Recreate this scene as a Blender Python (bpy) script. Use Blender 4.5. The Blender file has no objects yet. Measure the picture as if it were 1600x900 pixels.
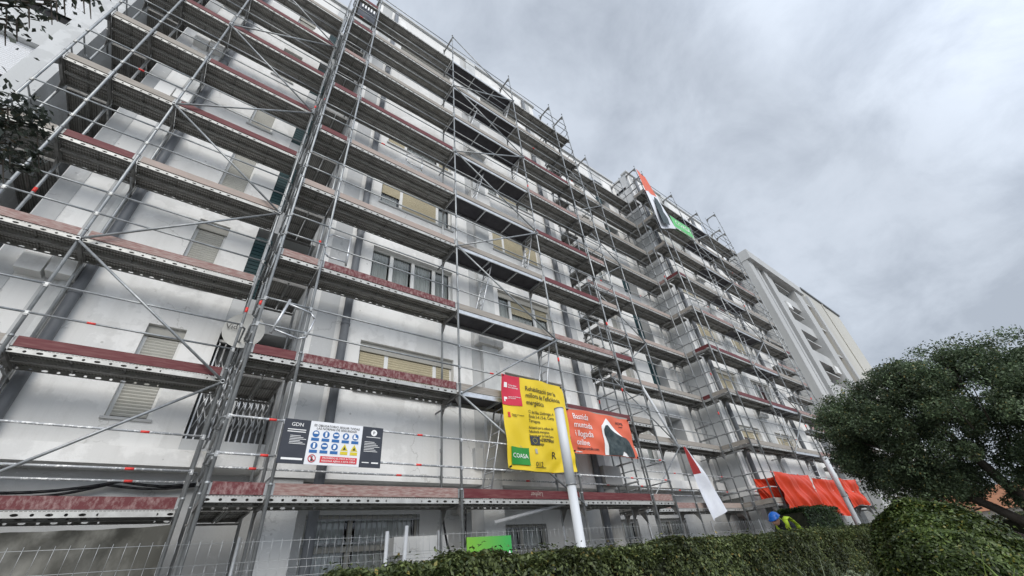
import bpy, bmesh, math, random
import numpy as np
from mathutils import Vector, Matrix
R = math.radians
random.seed(7); NR = np.random.default_rng(11)
C = bpy.context.scene.collection

# ------------------------------------------------------------------ mesh builder
class MB:
    def __init__(s): s.v=[]; s.f=[]; s.m=[]; s.s=[]
    def quad(s,a,b,c,d,m=0,sm=False):
        i=len(s.v); s.v+= [tuple(a),tuple(b),tuple(c),tuple(d)]; s.f.append((i,i+1,i+2,i+3)); s.m.append(m); s.s.append(sm)
    def poly(s,pts,m=0):
        i=len(s.v); s.v+=[tuple(p) for p in pts]; s.f.append(tuple(range(i,i+len(pts)))); s.m.append(m); s.s.append(False)
    def box(s,x0,x1,y0,y1,z0,z1,m=0):
        i=len(s.v)
        s.v+=[(x0,y0,z0),(x1,y0,z0),(x1,y1,z0),(x0,y1,z0),(x0,y0,z1),(x1,y0,z1),(x1,y1,z1),(x0,y1,z1)]
        for q in ((0,3,2,1),(4,5,6,7),(0,1,5,4),(1,2,6,5),(2,3,7,6),(3,0,4,7)):
            s.f.append(tuple(i+k for k in q)); s.m.append(m); s.s.append(False)
        return s
    def prism(s,pts,y0,y1,m=0):            # outline in x,z pushed through y
        n=len(pts); i=len(s.v)
        s.v+=[(x,y0,z) for x,z in pts]+[(x,y1,z) for x,z in pts]
        s.f.append(tuple(range(i,i+n))); s.f.append(tuple(range(i+2*n-1,i+n-1,-1))); s.m+=[m,m]; s.s+=[False,False]
        for k in range(n):
            a,b=i+k,i+(k+1)%n; s.f.append((b,a,a+n,b+n)); s.m.append(m); s.s.append(False)
        return s
    def tube(s,p,q,r,m=0,n=8,r2=None,cap=True):
        p=Vector(p); q=Vector(q); d=(q-p).normalized()
        u=d.cross(Vector((0,0,1)) if abs(d.z)<.9 else Vector((1,0,0))).normalized(); w=d.cross(u)
        i=len(s.v); r2=r if r2 is None else r2
        for c,rr in ((p,r),(q,r2)):
            for k in range(n):
                a=2*math.pi*k/n; s.v.append(tuple(c+u*(rr*math.cos(a))+w*(rr*math.sin(a))))
        for k in range(n):
            s.f.append((i+k,i+(k+1)%n,i+n+(k+1)%n,i+n+k)); s.m.append(m); s.s.append(True)
        if cap:
            s.f.append(tuple(i+n-1-k for k in range(n))); s.f.append(tuple(i+n+k for k in range(n))); s.m+=[m,m]; s.s+=[False,False]
        return s
    def path(s,pts,r,m=0,n=8):
        for a,b in zip(pts,pts[1:]): s.tube(a,b,r,m,n)
        return s
    def mesh(s,name,mats):
        me=bpy.data.meshes.new(name); me.from_pydata(s.v,[],s.f)
        for x in (mats if isinstance(mats,(list,tuple)) else [mats]): me.materials.append(x)
        me.polygons.foreach_set('material_index',s.m); me.polygons.foreach_set('use_smooth',s.s); me.update(); return me
    def build(s,name,mats,parent=None,loc=None):
        return link(name,s.mesh(name,mats),parent,loc)
def link(name,data,parent=None,loc=None,rot=None):
    o=bpy.data.objects.new(name,data); C.objects.link(o)
    if parent: o.parent=parent
    if loc: o.location=loc
    if rot: o.rotation_euler=rot
    return o
def tag(o,label=None,cat=None,group=None,kind=None):
    for k,x in (('label',label),('category',cat),('group',group),('kind',kind)):
        if x: o[k]=x
    return o
def thing(name,label,cat,loc=(0,0,0),group=None,rot=None):
    return tag(link(name,None,None,loc,rot),label,cat,group)

# ------------------------------------------------------------------ materials
def mat(name,col,rough=.6,metal=0.,spec=.4):
    m=bpy.data.materials.new(name); m.use_nodes=True; b=m.node_tree.nodes['Principled BSDF']
    b.inputs['Base Color'].default_value=(*col,1); b.inputs['Roughness'].default_value=rough
    b.inputs['Metallic'].default_value=metal; b.inputs['Specular IOR Level'].default_value=spec
    m['b']=1; return m
def N(m,t,**kw):
    n=m.node_tree.nodes.new(t)
    for k,x in kw.items():
        if k in n.inputs.keys(): n.inputs[k].default_value=x
        else: setattr(n,k,x)
    return n
def L(m,a,b): m.node_tree.links.new(a,b)
def bsdf(m): return m.node_tree.nodes['Principled BSDF']
def ramp(m,fac,stops):
    r=N(m,'ShaderNodeValToRGB'); e=r.color_ramp.elements
    while len(e)<len(stops): e.new(.5)
    for k,(p,c) in enumerate(stops):
        e[k].position=p; e[k].color=(*c,1) if len(c)==3 else c
    L(m,fac,r.inputs[0]); return r
def noisy(name,c1,c2,scale=3,rough=.7,metal=0.,detail=8,lo=.35,hi=.7,stretch=(1,1,1),bump=0,bscale=60,c3=None,rnd=0,spec=.3):
    m=mat(name,c1,rough,metal,spec); tc=N(m,'ShaderNodeTexCoord'); mp=N(m,'ShaderNodeMapping'); mp.inputs['Scale'].default_value=stretch
    L(m,tc.outputs['Object'],mp.inputs['Vector']); src=mp.outputs[0]
    if rnd:
        oi=N(m,'ShaderNodeObjectInfo'); ad=N(m,'ShaderNodeVectorMath',operation='MULTIPLY_ADD')
        cb=N(m,'ShaderNodeCombineXYZ')
        for k in range(3): L(m,oi.outputs['Random'],cb.inputs[k])
        L(m,cb.outputs[0],ad.inputs[0]); ad.inputs[1].default_value=(91,57,33); L(m,src,ad.inputs[2]); src=ad.outputs[0]
    n=N(m,'ShaderNodeTexNoise',Scale=scale,Detail=detail,Roughness=.65); L(m,src,n.inputs['Vector'])
    st=[(lo,c1),(hi,c2)]
    if c3: st=[(lo,c1),((lo+hi)/2,c3),(hi,c2)]
    r=ramp(m,n.outputs['Fac'],st); out=r.outputs[0]
    L(m,out,bsdf(m).inputs['Base Color'])
    if bump:
        n2=N(m,'ShaderNodeTexNoise',Scale=bscale,Detail=4); L(m,src,n2.inputs['Vector'])
        bp=N(m,'ShaderNodeBump',Strength=bump,Distance=.01); L(m,n2.outputs['Fac'],bp.inputs['Height']); L(m,bp.outputs[0],bsdf(m).inputs['Normal'])
    return m
M={}
def wallmat(name,base,dirt,patch):
    """rendered wall: paint, trowelled filler patches, faint runs"""
    m=mat(name,base,.85,0,.2); tc=N(m,'ShaderNodeTexCoord')
    n1=N(m,'ShaderNodeTexNoise',Scale=.8,Detail=12,Roughness=.6); L(m,tc.outputs['Object'],n1.inputs['Vector'])
    r1=ramp(m,n1.outputs['Fac'],[(.47,base),(.50,patch)])
    mp=N(m,'ShaderNodeMapping'); mp.inputs['Scale'].default_value=(2.6,2.6,.16); L(m,tc.outputs['Object'],mp.inputs[0])
    n2=N(m,'ShaderNodeTexNoise',Scale=1.5,Detail=8,Roughness=.7); L(m,mp.outputs[0],n2.inputs['Vector'])
    r2=ramp(m,n2.outputs['Fac'],[(.50,(0,0,0)),(.78,(1,1,1))])
    n3=N(m,'ShaderNodeTexNoise',Scale=9,Detail=8,Roughness=.75); L(m,tc.outputs['Object'],n3.inputs['Vector'])
    mu=N(m,'ShaderNodeMath',operation='MULTIPLY'); L(m,r2.outputs[0],mu.inputs[0]); L(m,n3.outputs['Fac'],mu.inputs[1])
    mk=N(m,'ShaderNodeMath',operation='MULTIPLY'); L(m,mu.outputs[0],mk.inputs[0]); mk.inputs[1].default_value=.45
    mx=N(m,'ShaderNodeMix',data_type='RGBA'); L(m,mk.outputs[0],mx.inputs['Factor']); L(m,r1.outputs[0],mx.inputs['A']); mx.inputs['B'].default_value=(*dirt,1)
    # thin white filler strokes
    n4=N(m,'ShaderNodeTexNoise',Scale=2.3,Detail=12,Roughness=.8,Distortion=1.4); L(m,tc.outputs['Object'],n4.inputs['Vector'])
    r4=ramp(m,n4.outputs['Fac'],[(.60,(0,0,0)),(.66,(1,1,1))])
    mx2=N(m,'ShaderNodeMix',data_type='RGBA'); mf=N(m,'ShaderNodeMath',operation='MULTIPLY'); L(m,r4.outputs[0],mf.inputs[0]); mf.inputs[1].default_value=.45
    L(m,mf.outputs[0],mx2.inputs['Factor']); L(m,mx.outputs['Result'],mx2.inputs['A']); mx2.inputs['B'].default_value=(.84,.84,.83,1)
    L(m,mx2.outputs['Result'],bsdf(m).inputs['Base Color'])
    wv=N(m,'ShaderNodeTexVoronoi',feature='DISTANCE_TO_EDGE',Scale=.55); wd=N(m,'ShaderNodeTexNoise',Scale=3.5,Detail=6); L(m,tc.outputs['Object'],wd.inputs['Vector'])
    wa=N(m,'ShaderNodeVectorMath',operation='MULTIPLY_ADD'); L(m,wd.outputs['Color'],wa.inputs[0]); wa.inputs[1].default_value=(.55,.55,.55); L(m,tc.outputs['Object'],wa.inputs[2]); L(m,wa.outputs[0],wv.inputs['Vector'])
    rc=ramp(m,wv.outputs['Distance'],[(.0,(1,1,1)),(.007,(0,0,0))]); rn=ramp(m,n1.outputs['Fac'],[(.50,(0,0,0)),(.54,(1,1,1))]); cm_=N(m,'ShaderNodeMath',operation='MULTIPLY'); L(m,rc.outputs[0],cm_.inputs[0]); L(m,rn.outputs[0],cm_.inputs[1])
    # small plugged anchor holes and chips
    vh=N(m,'ShaderNodeTexVoronoi',Scale=2.4); L(m,tc.outputs['Object'],vh.inputs['Vector']); rh=ramp(m,vh.outputs['Distance'],[(.040,(1,1,1)),(.055,(0,0,0))]); mxx=N(m,'ShaderNodeMath',operation='MAXIMUM'); L(m,cm_.outputs[0],mxx.inputs[0]); L(m,rh.outputs[0],mxx.inputs[1])
    mh=N(m,'ShaderNodeMath',operation='MULTIPLY'); L(m,mxx.outputs[0],mh.inputs[0]); mh.inputs[1].default_value=.55
    mx3=N(m,'ShaderNodeMix',data_type='RGBA'); L(m,mh.outputs[0],mx3.inputs['Factor']); L(m,mx2.outputs['Result'],mx3.inputs['A']); mx3.inputs['B'].default_value=(*dirt,1); L(m,mx3.outputs['Result'],bsdf(m).inputs['Base Color'])
    nb=N(m,'ShaderNodeTexNoise',Scale=28,Detail=8,Roughness=.7); L(m,tc.outputs['Object'],nb.inputs['Vector'])
    bp=N(m,'ShaderNodeBump',Strength=.35,Distance=.012); L(m,nb.outputs['Fac'],bp.inputs['Height']); L(m,bp.outputs[0],bsdf(m).inputs['Normal'])
    return m
M['wall']=wallmat('white_render',(.80,.795,.775),(.36,.35,.32),(.71,.705,.685))
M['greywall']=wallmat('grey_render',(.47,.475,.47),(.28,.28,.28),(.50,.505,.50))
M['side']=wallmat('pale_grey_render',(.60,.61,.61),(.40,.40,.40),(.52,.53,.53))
M['soffit']=noisy('soffit_plaster',(.52,.52,.50),(.40,.40,.38),1.2,.9)
M['steel']=noisy('galvanised_tube',(.40,.415,.42),(.24,.25,.255),9,.42,.55,6,.35,.68,(1,1,.35),rnd=1)
M['steel_dull']=noisy('dull_galvanised',(.36,.37,.37),(.19,.19,.19),7,.5,.5,6,.3,.7,rnd=1)
M['steel_splash']=noisy('plaster_splashed_tube',(.42,.43,.44),(.82,.82,.80),22,.5,.3,6,.52,.58,rnd=1)
M['redtape']=mat('red_marking_paint',(.75,.06,.05),.5)
M['frame_dark']=noisy('weathered_steel',(.26,.255,.245),(.14,.137,.13),6,.6,.4,rnd=1)
def perf():
    m=mat('perforated_deck',(.1,.1,.1),.62,.35,.3); tc=N(m,'ShaderNodeTexCoord'); sx=N(m,'ShaderNodeSeparateXYZ'); L(m,tc.outputs['Object'],sx.inputs[0])
    w=[]
    for ax,per in ((0,.040),(1,.040)):
        a=N(m,'ShaderNodeMath',operation='MULTIPLY'); L(m,sx.outputs[ax],a.inputs[0]); a.inputs[1].default_value=2*math.pi/per
        b=N(m,'ShaderNodeMath',operation='SINE'); L(m,a.outputs[0],b.inputs[0]); w.append(b)
    s=N(m,'ShaderNodeMath',operation='ADD'); L(m,w[0].outputs[0],s.inputs[0]); L(m,w[1].outputs[0],s.inputs[1])
    r=ramp(m,s.outputs[0],[(.35,(0,0,0)),(.9,(1,1,1))])
    oi=N(m,'ShaderNodeObjectInfo'); cb=N(m,'ShaderNodeCombineXYZ'); L(m,oi.outputs['Random'],cb.inputs[0])
    va=N(m,'ShaderNodeVectorMath',operation='MULTIPLY_ADD'); L(m,cb.outputs[0],va.inputs[0]); va.inputs[1].default_value=(77,0,0); L(m,tc.outputs['Object'],va.inputs[2])
    n=N(m,'ShaderNodeTexNoise',Scale=3.5,Detail=8,Roughness=.7); L(m,va.outputs[0],n.inputs['Vector'])
    d=ramp(m,n.outputs['Fac'],[(.35,(.18,.172,.16)),(.7,(.32,.31,.29))])
    lt=ramp(m,n.outputs['Fac'],[(.35,(.42,.41,.39)),(.7,(.66,.645,.62))])
    mx=N(m,'ShaderNodeMix',data_type='RGBA'); L(m,r.outputs[0],mx.inputs['Factor']); L(m,d.outputs[0],mx.inputs['A']); L(m,lt.outputs[0],mx.inputs['B'])
    L(m,mx.outputs['Result'],bsdf(m).inputs['Base Color']); return m
M['perf']=perf()
def rail():
    """pressed deck rail with punched round and oval holes (real cut-outs)"""
    m=noisy('punched_deck_rail',(.50,.50,.48),(.33,.325,.31),5,.5,.35,6,.35,.7,rnd=1)
    tc=N(m,'ShaderNodeTexCoord'); sx=N(m,'ShaderNodeSeparateXYZ'); L(m,tc.outputs['Object'],sx.inputs[0])
    def mt(op,a,b=None,c=None):
        n=N(m,'ShaderNodeMath',operation=op)
        for k,x in enumerate((a,b,c)):
            if x is None: continue
            if isinstance(x,(int,float)): n.inputs[k].default_value=x
            else: L(m,x,n.inputs[k])
        return n.outputs[0]
    x=mt('ADD',sx.outputs[0],10.0); f=mt('SUBTRACT',mt('MODULO',x,.30),.15)
    a=mt('ABSOLUTE',f)
    # oval in the cell centre, round one at its edge
    ov=mt('LESS_THAN',mt('ADD',mt('POWER',mt('DIVIDE',a,.036),2.),mt('POWER',mt('DIVIDE',mt('ADD',sx.outputs[2],.047),.017),2.)),1.)
    e=mt('SUBTRACT',.15,a)
    ro=mt('LESS_THAN',mt('ADD',mt('POWER',mt('DIVIDE',e,.019),2.),mt('POWER',mt('DIVIDE',mt('ADD',sx.outputs[2],.047),.017),2.)),1.)
    h=mt('MAXIMUM',ov,ro)
    cell=mt('FRACT',mt('MULTIPLY',x,.3333)); gate=mt('LESS_THAN',mt('ABSOLUTE',mt('SUBTRACT',cell,.5)),.40); h=mt('MULTIPLY',h,gate)
    tr=N(m,'ShaderNodeBsdfTransparent'); ms=N(m,'ShaderNodeMixShader'); L(m,h,ms.inputs[0]); L(m,bsdf(m).outputs[0],ms.inputs[1]); L(m,tr.outputs[0],ms.inputs[2])
    L(m,ms.outputs[0],m.node_tree.nodes['Material Output'].inputs['Surface']); return m
M['rail']=rail()
def toe(name,paint,bare,lo,hi,stretch=(.7,1,7)):
    return noisy(name,paint,bare,5,.55,0,10,lo,hi,stretch,rnd=1,bump=.15,bscale=40)
M['toe_red']=toe('red_toe_paint',(.115,.021,.025),(.19,.075,.07),.42,.74)
M['toe_worn']=toe('scraped_red_toe_paint',(.125,.028,.031),(.40,.29,.27),.44,.78,(4,1,2.2))
M['toe_pink']=toe('faded_pink_toe_paint',(.22,.105,.092),(.38,.30,.27),.36,.66,(1.6,1,9))
M['toe_pale']=toe('bleached_toe_board',(.40,.31,.27),(.33,.28,.245),.35,.62,(.8,1,5))
M['toe_grey']=toe('bare_grey_toe_board',(.25,.22,.19),(.36,.33,.29),.35,.65,(.6,1,9))
M['ply']=noisy('dark_film_ply',(.030,.028,.034),(.060,.056,.062),4,.55,rnd=1)
M['alu']=noisy('aluminium',(.62,.63,.64),(.45,.46,.47),8,.38,.7)
M['pipe']=noisy('dark_pipe',(.13,.14,.155),(.24,.25,.262),2.5,.5,0,6,.4,.75,(1,1,.4))
M['pipewhite']=noisy('splashed_strip',(.62,.63,.62),(.42,.43,.43),2.2,.75)
M['shut_beige']=noisy('beige_shutter',(.50,.44,.30),(.42,.37,.26),2,.6)
M['shut_grey']=noisy('grey_shutter',(.50,.49,.44),(.41,.40,.36),2,.6)
M['shutbox']=noisy('shutter_box_paint',(.42,.41,.37),(.35,.34,.31),2,.7)
M['wframe']=mat('white_window_frame',(.72,.72,.70),.45)
M['green']=noisy('dark_green_louvre',(.006,.030,.036),(.012,.050,.055),3,.5)
M['greydoor']=noisy('grey_door',(.16,.165,.165),(.11,.115,.115),2,.5)
M['dark']=mat('dark_interior',(.015,.015,.017),.9)
M['curtain']=noisy('white_curtain',(.80,.80,.78),(.55,.55,.54),3,.9,0,3,.35,.65,(5,1,.1))
M['curtain_red']=noisy('dark_red_curtain',(.20,.05,.06),(.34,.16,.17),4,.9,0,3,.35,.65,(5,1,.1))
def glass():
    m=mat('window_glass',(.03,.035,.04),.05); nt=m.node_tree
    g=N(m,'ShaderNodeBsdfGlossy',Roughness=.04); t=N(m,'ShaderNodeBsdfTransparent'); t.inputs[0].default_value=(.75,.78,.78,1)
    f=N(m,'ShaderNodeFresnel',IOR=1.5); ms=N(m,'ShaderNodeMixShader'); L(m,f.outputs[0],ms.inputs[0]); L(m,t.outputs[0],ms.inputs[1]); L(m,g.outputs[0],ms.inputs[2])
    L(m,ms.outputs[0],nt.nodes['Material Output'].inputs['Surface']); return m
M['glass']=glass()
M['white']=mat('white_print',(.80,.80,.79),.5); M['black']=mat('black_print',(.02,.02,.022),.5)
M['navy']=noisy('dark_board_print',(.030,.034,.045),(.042,.046,.058),3,.4)
M['boardwhite']=noisy('white_board',(.76,.77,.79),(.70,.71,.73),2,.35)
M['blue']=mat('blue_print',(.02,.12,.34),.4); M['signyellow']=mat('yellow_print',(.62,.50,.02),.4); M['signred']=mat('red_print',(.60,.035,.045),.4)
M['banneryellow']=noisy('yellow_banner_vinyl',(.74,.55,.03),(.68,.49,.02),1.5,.45,0,4,.3,.7,bump=.2,bscale=3)
M['bannerred']=mat('crimson_banner_print',(.55,.02,.05),.45); M['orange']=noisy('orange_banner_vinyl',(.70,.145,.075),(.62,.12,.06),1.5,.45,bump=.2,bscale=3)
M['logogreen']=noisy('green_print',(.015,.20,.03),(.04,.30,.04),1.2,.4); M['lime']=None
def lime():
    m=mat('lime_board',(.1,.5,.03),.35); tc=N(m,'ShaderNodeTexCoord'); s=N(m,'ShaderNodeSeparateXYZ'); L(m,tc.outputs['Object'],s.inputs[0])
    r=ramp(m,s.outputs[0],[(0,(.17,.40,.03)),(.8,(.04,.34,.07))]); L(m,r.outputs[0],bsdf(m).inputs['Base Color']); return m
M['lime']=lime()
M['signgreen']=noisy('pale_green_banner',(.10,.46,.14),(.16,.54,.20),2,.5)
M['goril']=noisy('dark_animal_print',(.018,.032,.035),(.075,.095,.095),9,.5,0,8,.4,.7)
M['flagred']=noisy('red_cloth',(.34,.04,.04),(.26,.03,.03),4,.8); M['flagwhite']=noisy('white_cloth',(.74,.76,.80),(.62,.64,.70),3,.7)
M['tarp']=noisy('orange_tarpaulin',(.66,.060,.022),(.52,.042,.014),2,.42,0,4,.35,.7,bump=.3,bscale=5)
M['net']=noisy('brown_debris_net',(.07,.068,.058),(.24,.235,.21),1.6,.75,0,12,.46,.72,(1,1,.6))
M['pole']=noisy('white_painted_pole',(.66,.68,.70),(.56,.58,.60),3,.4,0,5,.35,.7,(1,1,.3)); M['polegrey']=noisy('grey_pole',(.36,.37,.38),(.28,.29,.30),3,.45)
M['stakegrey']=noisy('chalky_stake',(.46,.47,.48),(.34,.35,.36),5,.6)
M['wire']=mat('fence_wire',(.50,.51,.51),.45,.6); M['cable']=mat('black_cable',(.012,.012,.014),.5)
M['dish']=noisy('dish_paint',(.52,.52,.49),(.42,.42,.40),3,.5)
M['skin']=mat('skin',(.42,.24,.17),.55); M['helmet']=mat('blue_helmet',(.012,.13,.52),.25); M['vest']=mat('fluorescent_vest',(.58,.80,.05),.6)
M['navycloth']=noisy('dark_work_cloth',(.018,.018,.025),(.035,.034,.045),8,.9); M['shades']=mat('dark_lens',(.008,.008,.01),.15)
M['bark']=noisy('bark',(.045,.037,.03),(.10,.085,.07),9,.9,0,8,.35,.7,(1,1,.25),bump=.6,bscale=25)
M['pavement']=noisy('pavement',(.30,.29,.27),(.22,.215,.20),2,.85,bump=.2); M['soil']=noisy('soil_and_grass',(.06,.055,.035),(.07,.09,.03),3,.95)
M['concrete']=noisy('concrete',(.36,.355,.34),(.27,.265,.25),2,.85)
M['finwhite']=noisy('pale_blue_grey_fins',(.47,.475,.468),(.38,.387,.385),.5,.8,0,7,.35,.7,(1,1,.2)); M['findark']=noisy('fin_recess',(.20,.215,.225),(.15,.16,.17),1,.8)
M['bluedark']=noisy('dark_blue_window',(.02,.03,.04),(.05,.07,.09),1,.2)
M['slat']=noisy('tan_slats',(.30,.24,.16),(.22,.175,.12),2,.75); M['beigefar']=noisy('beige_end_wall',(.50,.49,.445),(.42,.41,.375),.35,.85,0,7,.35,.7,(1,1,.2))
M['terracotta']=noisy('roof_tiles',(.42,.19,.10),(.30,.14,.08),3,.85)
def leafmat(name,dark,light,gloss=.45,trans=.25):
    m=mat(name,dark,gloss,0,.35); g=N(m,'ShaderNodeNewGeometry'); r=ramp(m,g.outputs['Random Per Island'],[(.1,dark),(.75,light),(.955,tuple(min(1,1.6*c) for c in light)),(1,(light[0]*2.2+.02,light[1]*1.25+.01,light[2]*.8))])
    tc=N(m,'ShaderNodeTexCoord'); nz=N(m,'ShaderNodeTexNoise',Scale=2.2,Detail=3); L(m,tc.outputs['Object'],nz.inputs['Vector']); mr=N(m,'ShaderNodeMapRange'); L(m,nz.outputs['Fac'],mr.inputs['Value'])
    for k_,x_ in (('From Min',.36),('From Max',.64),('To Min',.60),('To Max',1.55)): mr.inputs[k_].default_value=x_
    vs_=N(m,'ShaderNodeVectorMath',operation='SCALE'); L(m,r.outputs[0],vs_.inputs[0]); L(m,mr.outputs[0],vs_.inputs['Scale'])
    L(m,vs_.outputs[0],bsdf(m).inputs['Base Color'])
    t=N(m,'ShaderNodeBsdfTranslucent'); L(m,vs_.outputs[0],t.inputs[0]); ms=N(m,'ShaderNodeMixShader'); ms.inputs[0].default_value=trans
    L(m,bsdf(m).outputs[0],ms.inputs[1]); L(m,t.outputs[0],ms.inputs[2]); L(m,ms.outputs[0],m.node_tree.nodes['Material Output'].inputs['Surface']); return m
M['leaf_hedge']=leafmat('hedge_leaf',(.030,.042,.016),(.085,.105,.038)); M['leaf_bush']=leafmat('bush_leaf',(.030,.050,.014),(.088,.122,.034),.32)
M['leaf_oak']=leafmat('oak_leaf',(.036,.056,.030),(.105,.145,.078),.45,.3); M['leaf_near']=leafmat('overhanging_leaf',(.016,.022,.018),(.055,.065,.05),.25)
M['leaf_box']=leafmat('clipped_leaf',(.014,.030,.010),(.035,.065,.018)); M['leaf_pale']=leafmat('pale_leaf',(.14,.17,.11),(.32,.36,.24)); M['leaf_lime']=leafmat('lime_leaf',(.10,.17,.03),(.22,.30,.07))

# ------------------------------------------------------------------ writing
def text(s,size,loc,parent,m,name='lettering',rot=(R(90),0,0),align='LEFT',ext=.0015,sx=1,label=None):
    if '\n' in s:
        for k_,q_ in enumerate(s.split('\n')): text(q_,size,(loc[0],loc[1],loc[2]-k_*size),parent,m,name,rot,align,ext,sx)
        return
    cu=bpy.data.curves.new(name,'FONT'); cu.body=s; cu.size=size; cu.align_x=align; cu.extrude=ext; cu.resolution_u=2; cu.materials.append(m)
    t_=bpy.data.objects.new('t',cu); me=bpy.data.meshes.new_from_object(t_); me.name=name; bpy.data.objects.remove(t_); bpy.data.curves.remove(cu)
    if not me.materials: me.materials.append(m)
    o=link(name,me,parent,loc,rot); o.scale=(sx,1,1)
    if label: o['label']=label
    return o

# ------------------------------------------------------------------ ground
g=MB(); g.quad((-300,-300,0),(300,-300,0),(300,300,0),(-300,300,0)); tag(g.build('ground',M['pavement']),kind='structure')
g=MB(); g.quad((-6,.2,.02),(30,.2,.02),(30,3.1,.02),(-6,3.1,.02)); tag(g.build('ground_soil',M['soil']),kind='structure')
g=MB().box(-14,60,4.3,9.8,-.1,.26); tag(g.build('terrace',M['pavement']),kind='structure')
g=MB().box(-6,30,3.1,3.22,0,.14); tag(g.build('kerb',M['concrete']),kind='structure')

# ------------------------------------------------------------------ scaffolds
LZ=lambda l:2.7+2*(l-1)
ORD=['','first','second','third','fourth','fifth','sixth','seventh','eighth','ninth','tenth','eleventh']
DEPTH=.73
cache={}
def cm(key,fn):
    if key not in cache: cache[key]=fn()
    return cache[key]
def plank_mesh(Lb):
    def f():
        b=MB(); a=.035; e=Lb-.035; w=.315
        b.box(a,e,0,w,-.010,0,1)
        b.box(a,e,0,.006,-.078,-.010,0); b.box(a,e,w-.006,w,-.078,-.010,0)
        b.box(a,e,.006,.035,-.078,-.072,2); b.box(a,e,w-.035,w-.006,-.078,-.072,2)
        b.box(a,a+.012,.006,w-.006,-.070,-.010,2); b.box(e-.012,e,.006,w-.006,-.070,-.010,2)
        for k in (.36,.64): b.box(a,e,w*k-.008,w*k+.008,-.026,-.0105,1)
        n=max(2,int(Lb/.6))
        for k in range(1,n): x=a+(e-a)*k/n; b.box(x-.012,x+.012,.006,w-.006,-.038,-.0265,2)
        return b.mesh('plank',[M['rail'],M['perf'],M['frame_dark']])
    return cm(('pl',Lb),f)
def toe_mesh(Lb,kind):
    def f():
        b=MB(); b.box(.06,Lb-.06,.028,.052,.012,.165,0); b.box(.03,.06,.024,.056,.010,.150,1); b.box(Lb-.06,Lb-.03,.024,.056,.010,.150,1)
        return b.mesh('toe_board',[M[kind],M['steel_dull']])
    return cm(('toe',Lb,kind),f)
def hatch_mesh(Lb,side):
    def f():
        b=MB(); fr=MB(); w=.64
        b.box(.05,Lb-.05,.03,w-.03,-.012,0,0)
        fr.box(.035,Lb-.035,0,.03,-.09,.002); fr.box(.035,Lb-.035,w-.03,w,-.09,.002)
        for x in (.035,Lb*.36,Lb*.68,Lb-.065): fr.box(x,x+.03,.03,w-.03,-.06,-.013)
        x0=Lb*.68 if side else .05
        return b.mesh('panel',M['ply']),fr.mesh('frame',M['alu'])
    return cm(('ha',Lb,side),f)
TOENAME={'toe_red':'deep red','toe_worn':'scraped red','toe_pink':'faded pink','toe_pale':'bleached pale','toe_grey':'bare grey',None:'no'}
def deck(x0,x1,y,l,bay,toek,hatch=False,side=0,ends=()):
    Lb=round(x1-x0,3); word=TOENAME[toek]
    kind='dark trapdoor deck' if hatch else 'perforated steel deck'
    lab=f"{kind} with {word} toe board, {ORD[l]} level, {bay}"
    t=thing('trapdoor_deck' if hatch else 'scaffold_deck',lab,'scaffold deck',(x0,y,LZ(l)),'scaffold decks on the facade')
    if hatch:
        a,b=hatch_mesh(Lb,side); link('panel',a,t,(0,.045,0)); link('frame',b,t,(0,.045,0))
    else:
        me=plank_mesh(Lb)
        for yy in (.040,.372): link('plank',me,t,(0,yy,0))
    if toek: link('toe_board',toe_mesh(Lb,toek),t)
    for ex,ek in ends:
        link('toe_board',cm(('et',ek),lambda:MB().box(-.012,.012,.05,.70,.012,.165).mesh('toe_board',M[ek])),t,(ex,0,0))
    return t
def post_mesh(z0,z1,outer,tape=0):
    def f():
        b=MB(); r=.0242
        b.tube((0,0,z0),(0,0,z1),r,0,10)
        b.box(-.075,.075,-.075,.075,z0-.24,z0-.232); b.tube((0,0,z0-.232),(0,0,z0+.05),.019,0,8)
        b.tube((0,0,z0+.02),(0,0,z0+.06),.045,0,8)
        l=1
        while LZ(l)<z1+.05:
            z=LZ(l); b.tube((0,0,z+.12),(0,0,z+.155),.030,0,10)
            for h in (.5,1.0):
                if z+h<z1: b.box(-.02,.02,-.036 if outer else .0,-.0 if outer else .036,z+h-.05,z+h+.025,2)
            l+=1
        if tape in (1,4):
            for k in range(2 if tape%2 else 1):
                z=z0+.8+((tape*37+k*53)%97)/97*(min(z1,14)-z0-1); b.tube((0,0,z),(0,0,z+.11),r+.0015,1,10)
        return b.mesh('standard',[M['steel'],M['redtape'],M['steel_dull']])
    return cm(('post',z0,z1,outer,tape),f)
def transom_mesh():
    def f():
        b=MB(); b.box(-.025,.025,.024,.706,-.105,-.058); b.box(-.02,.02,.024,.706,-.0575,-.035)
        for y,s in ((.024,1),(.706,-1)):
            i=len(b.v)
            for x in (-.004,.004): b.v+=[(x,y,-.105),(x,y+s*.17,-.105),(x,y,-.34)]
            b.f+= [(i,i+1,i+2),(i+5,i+4,i+3),(i,i+3,i+4,i+1),(i+1,i+4,i+5,i+2),(i+2,i+5,i+3,i)]; b.m+=[0]*5; b.s+=[False]*5
        return b.mesh('transom',M['frame_dark'])
    return cm('tr',transom_mesh_f) if False else cm('tr',f)
def rail_mesh(Lb,k):
    def f():
        b=MB(); b.tube((.02,-.032,0),(Lb-.02,-.032,0),.0168,0,8)
        b.box(.0,.04,-.038,-.026,-.022,.022); b.box(Lb-.04,Lb,-.038,-.026,-.022,.022)
        if k: x=Lb*(.25 if k==1 else .7); b.tube((x,-.032,0),(x+.1,-.032,0),.0182,1,8)
        return b.mesh('guardrail',[M['steel_splash'] if k==3 else M['steel'],M['redtape']])
    return cm(('gr',Lb,k),f)
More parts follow.
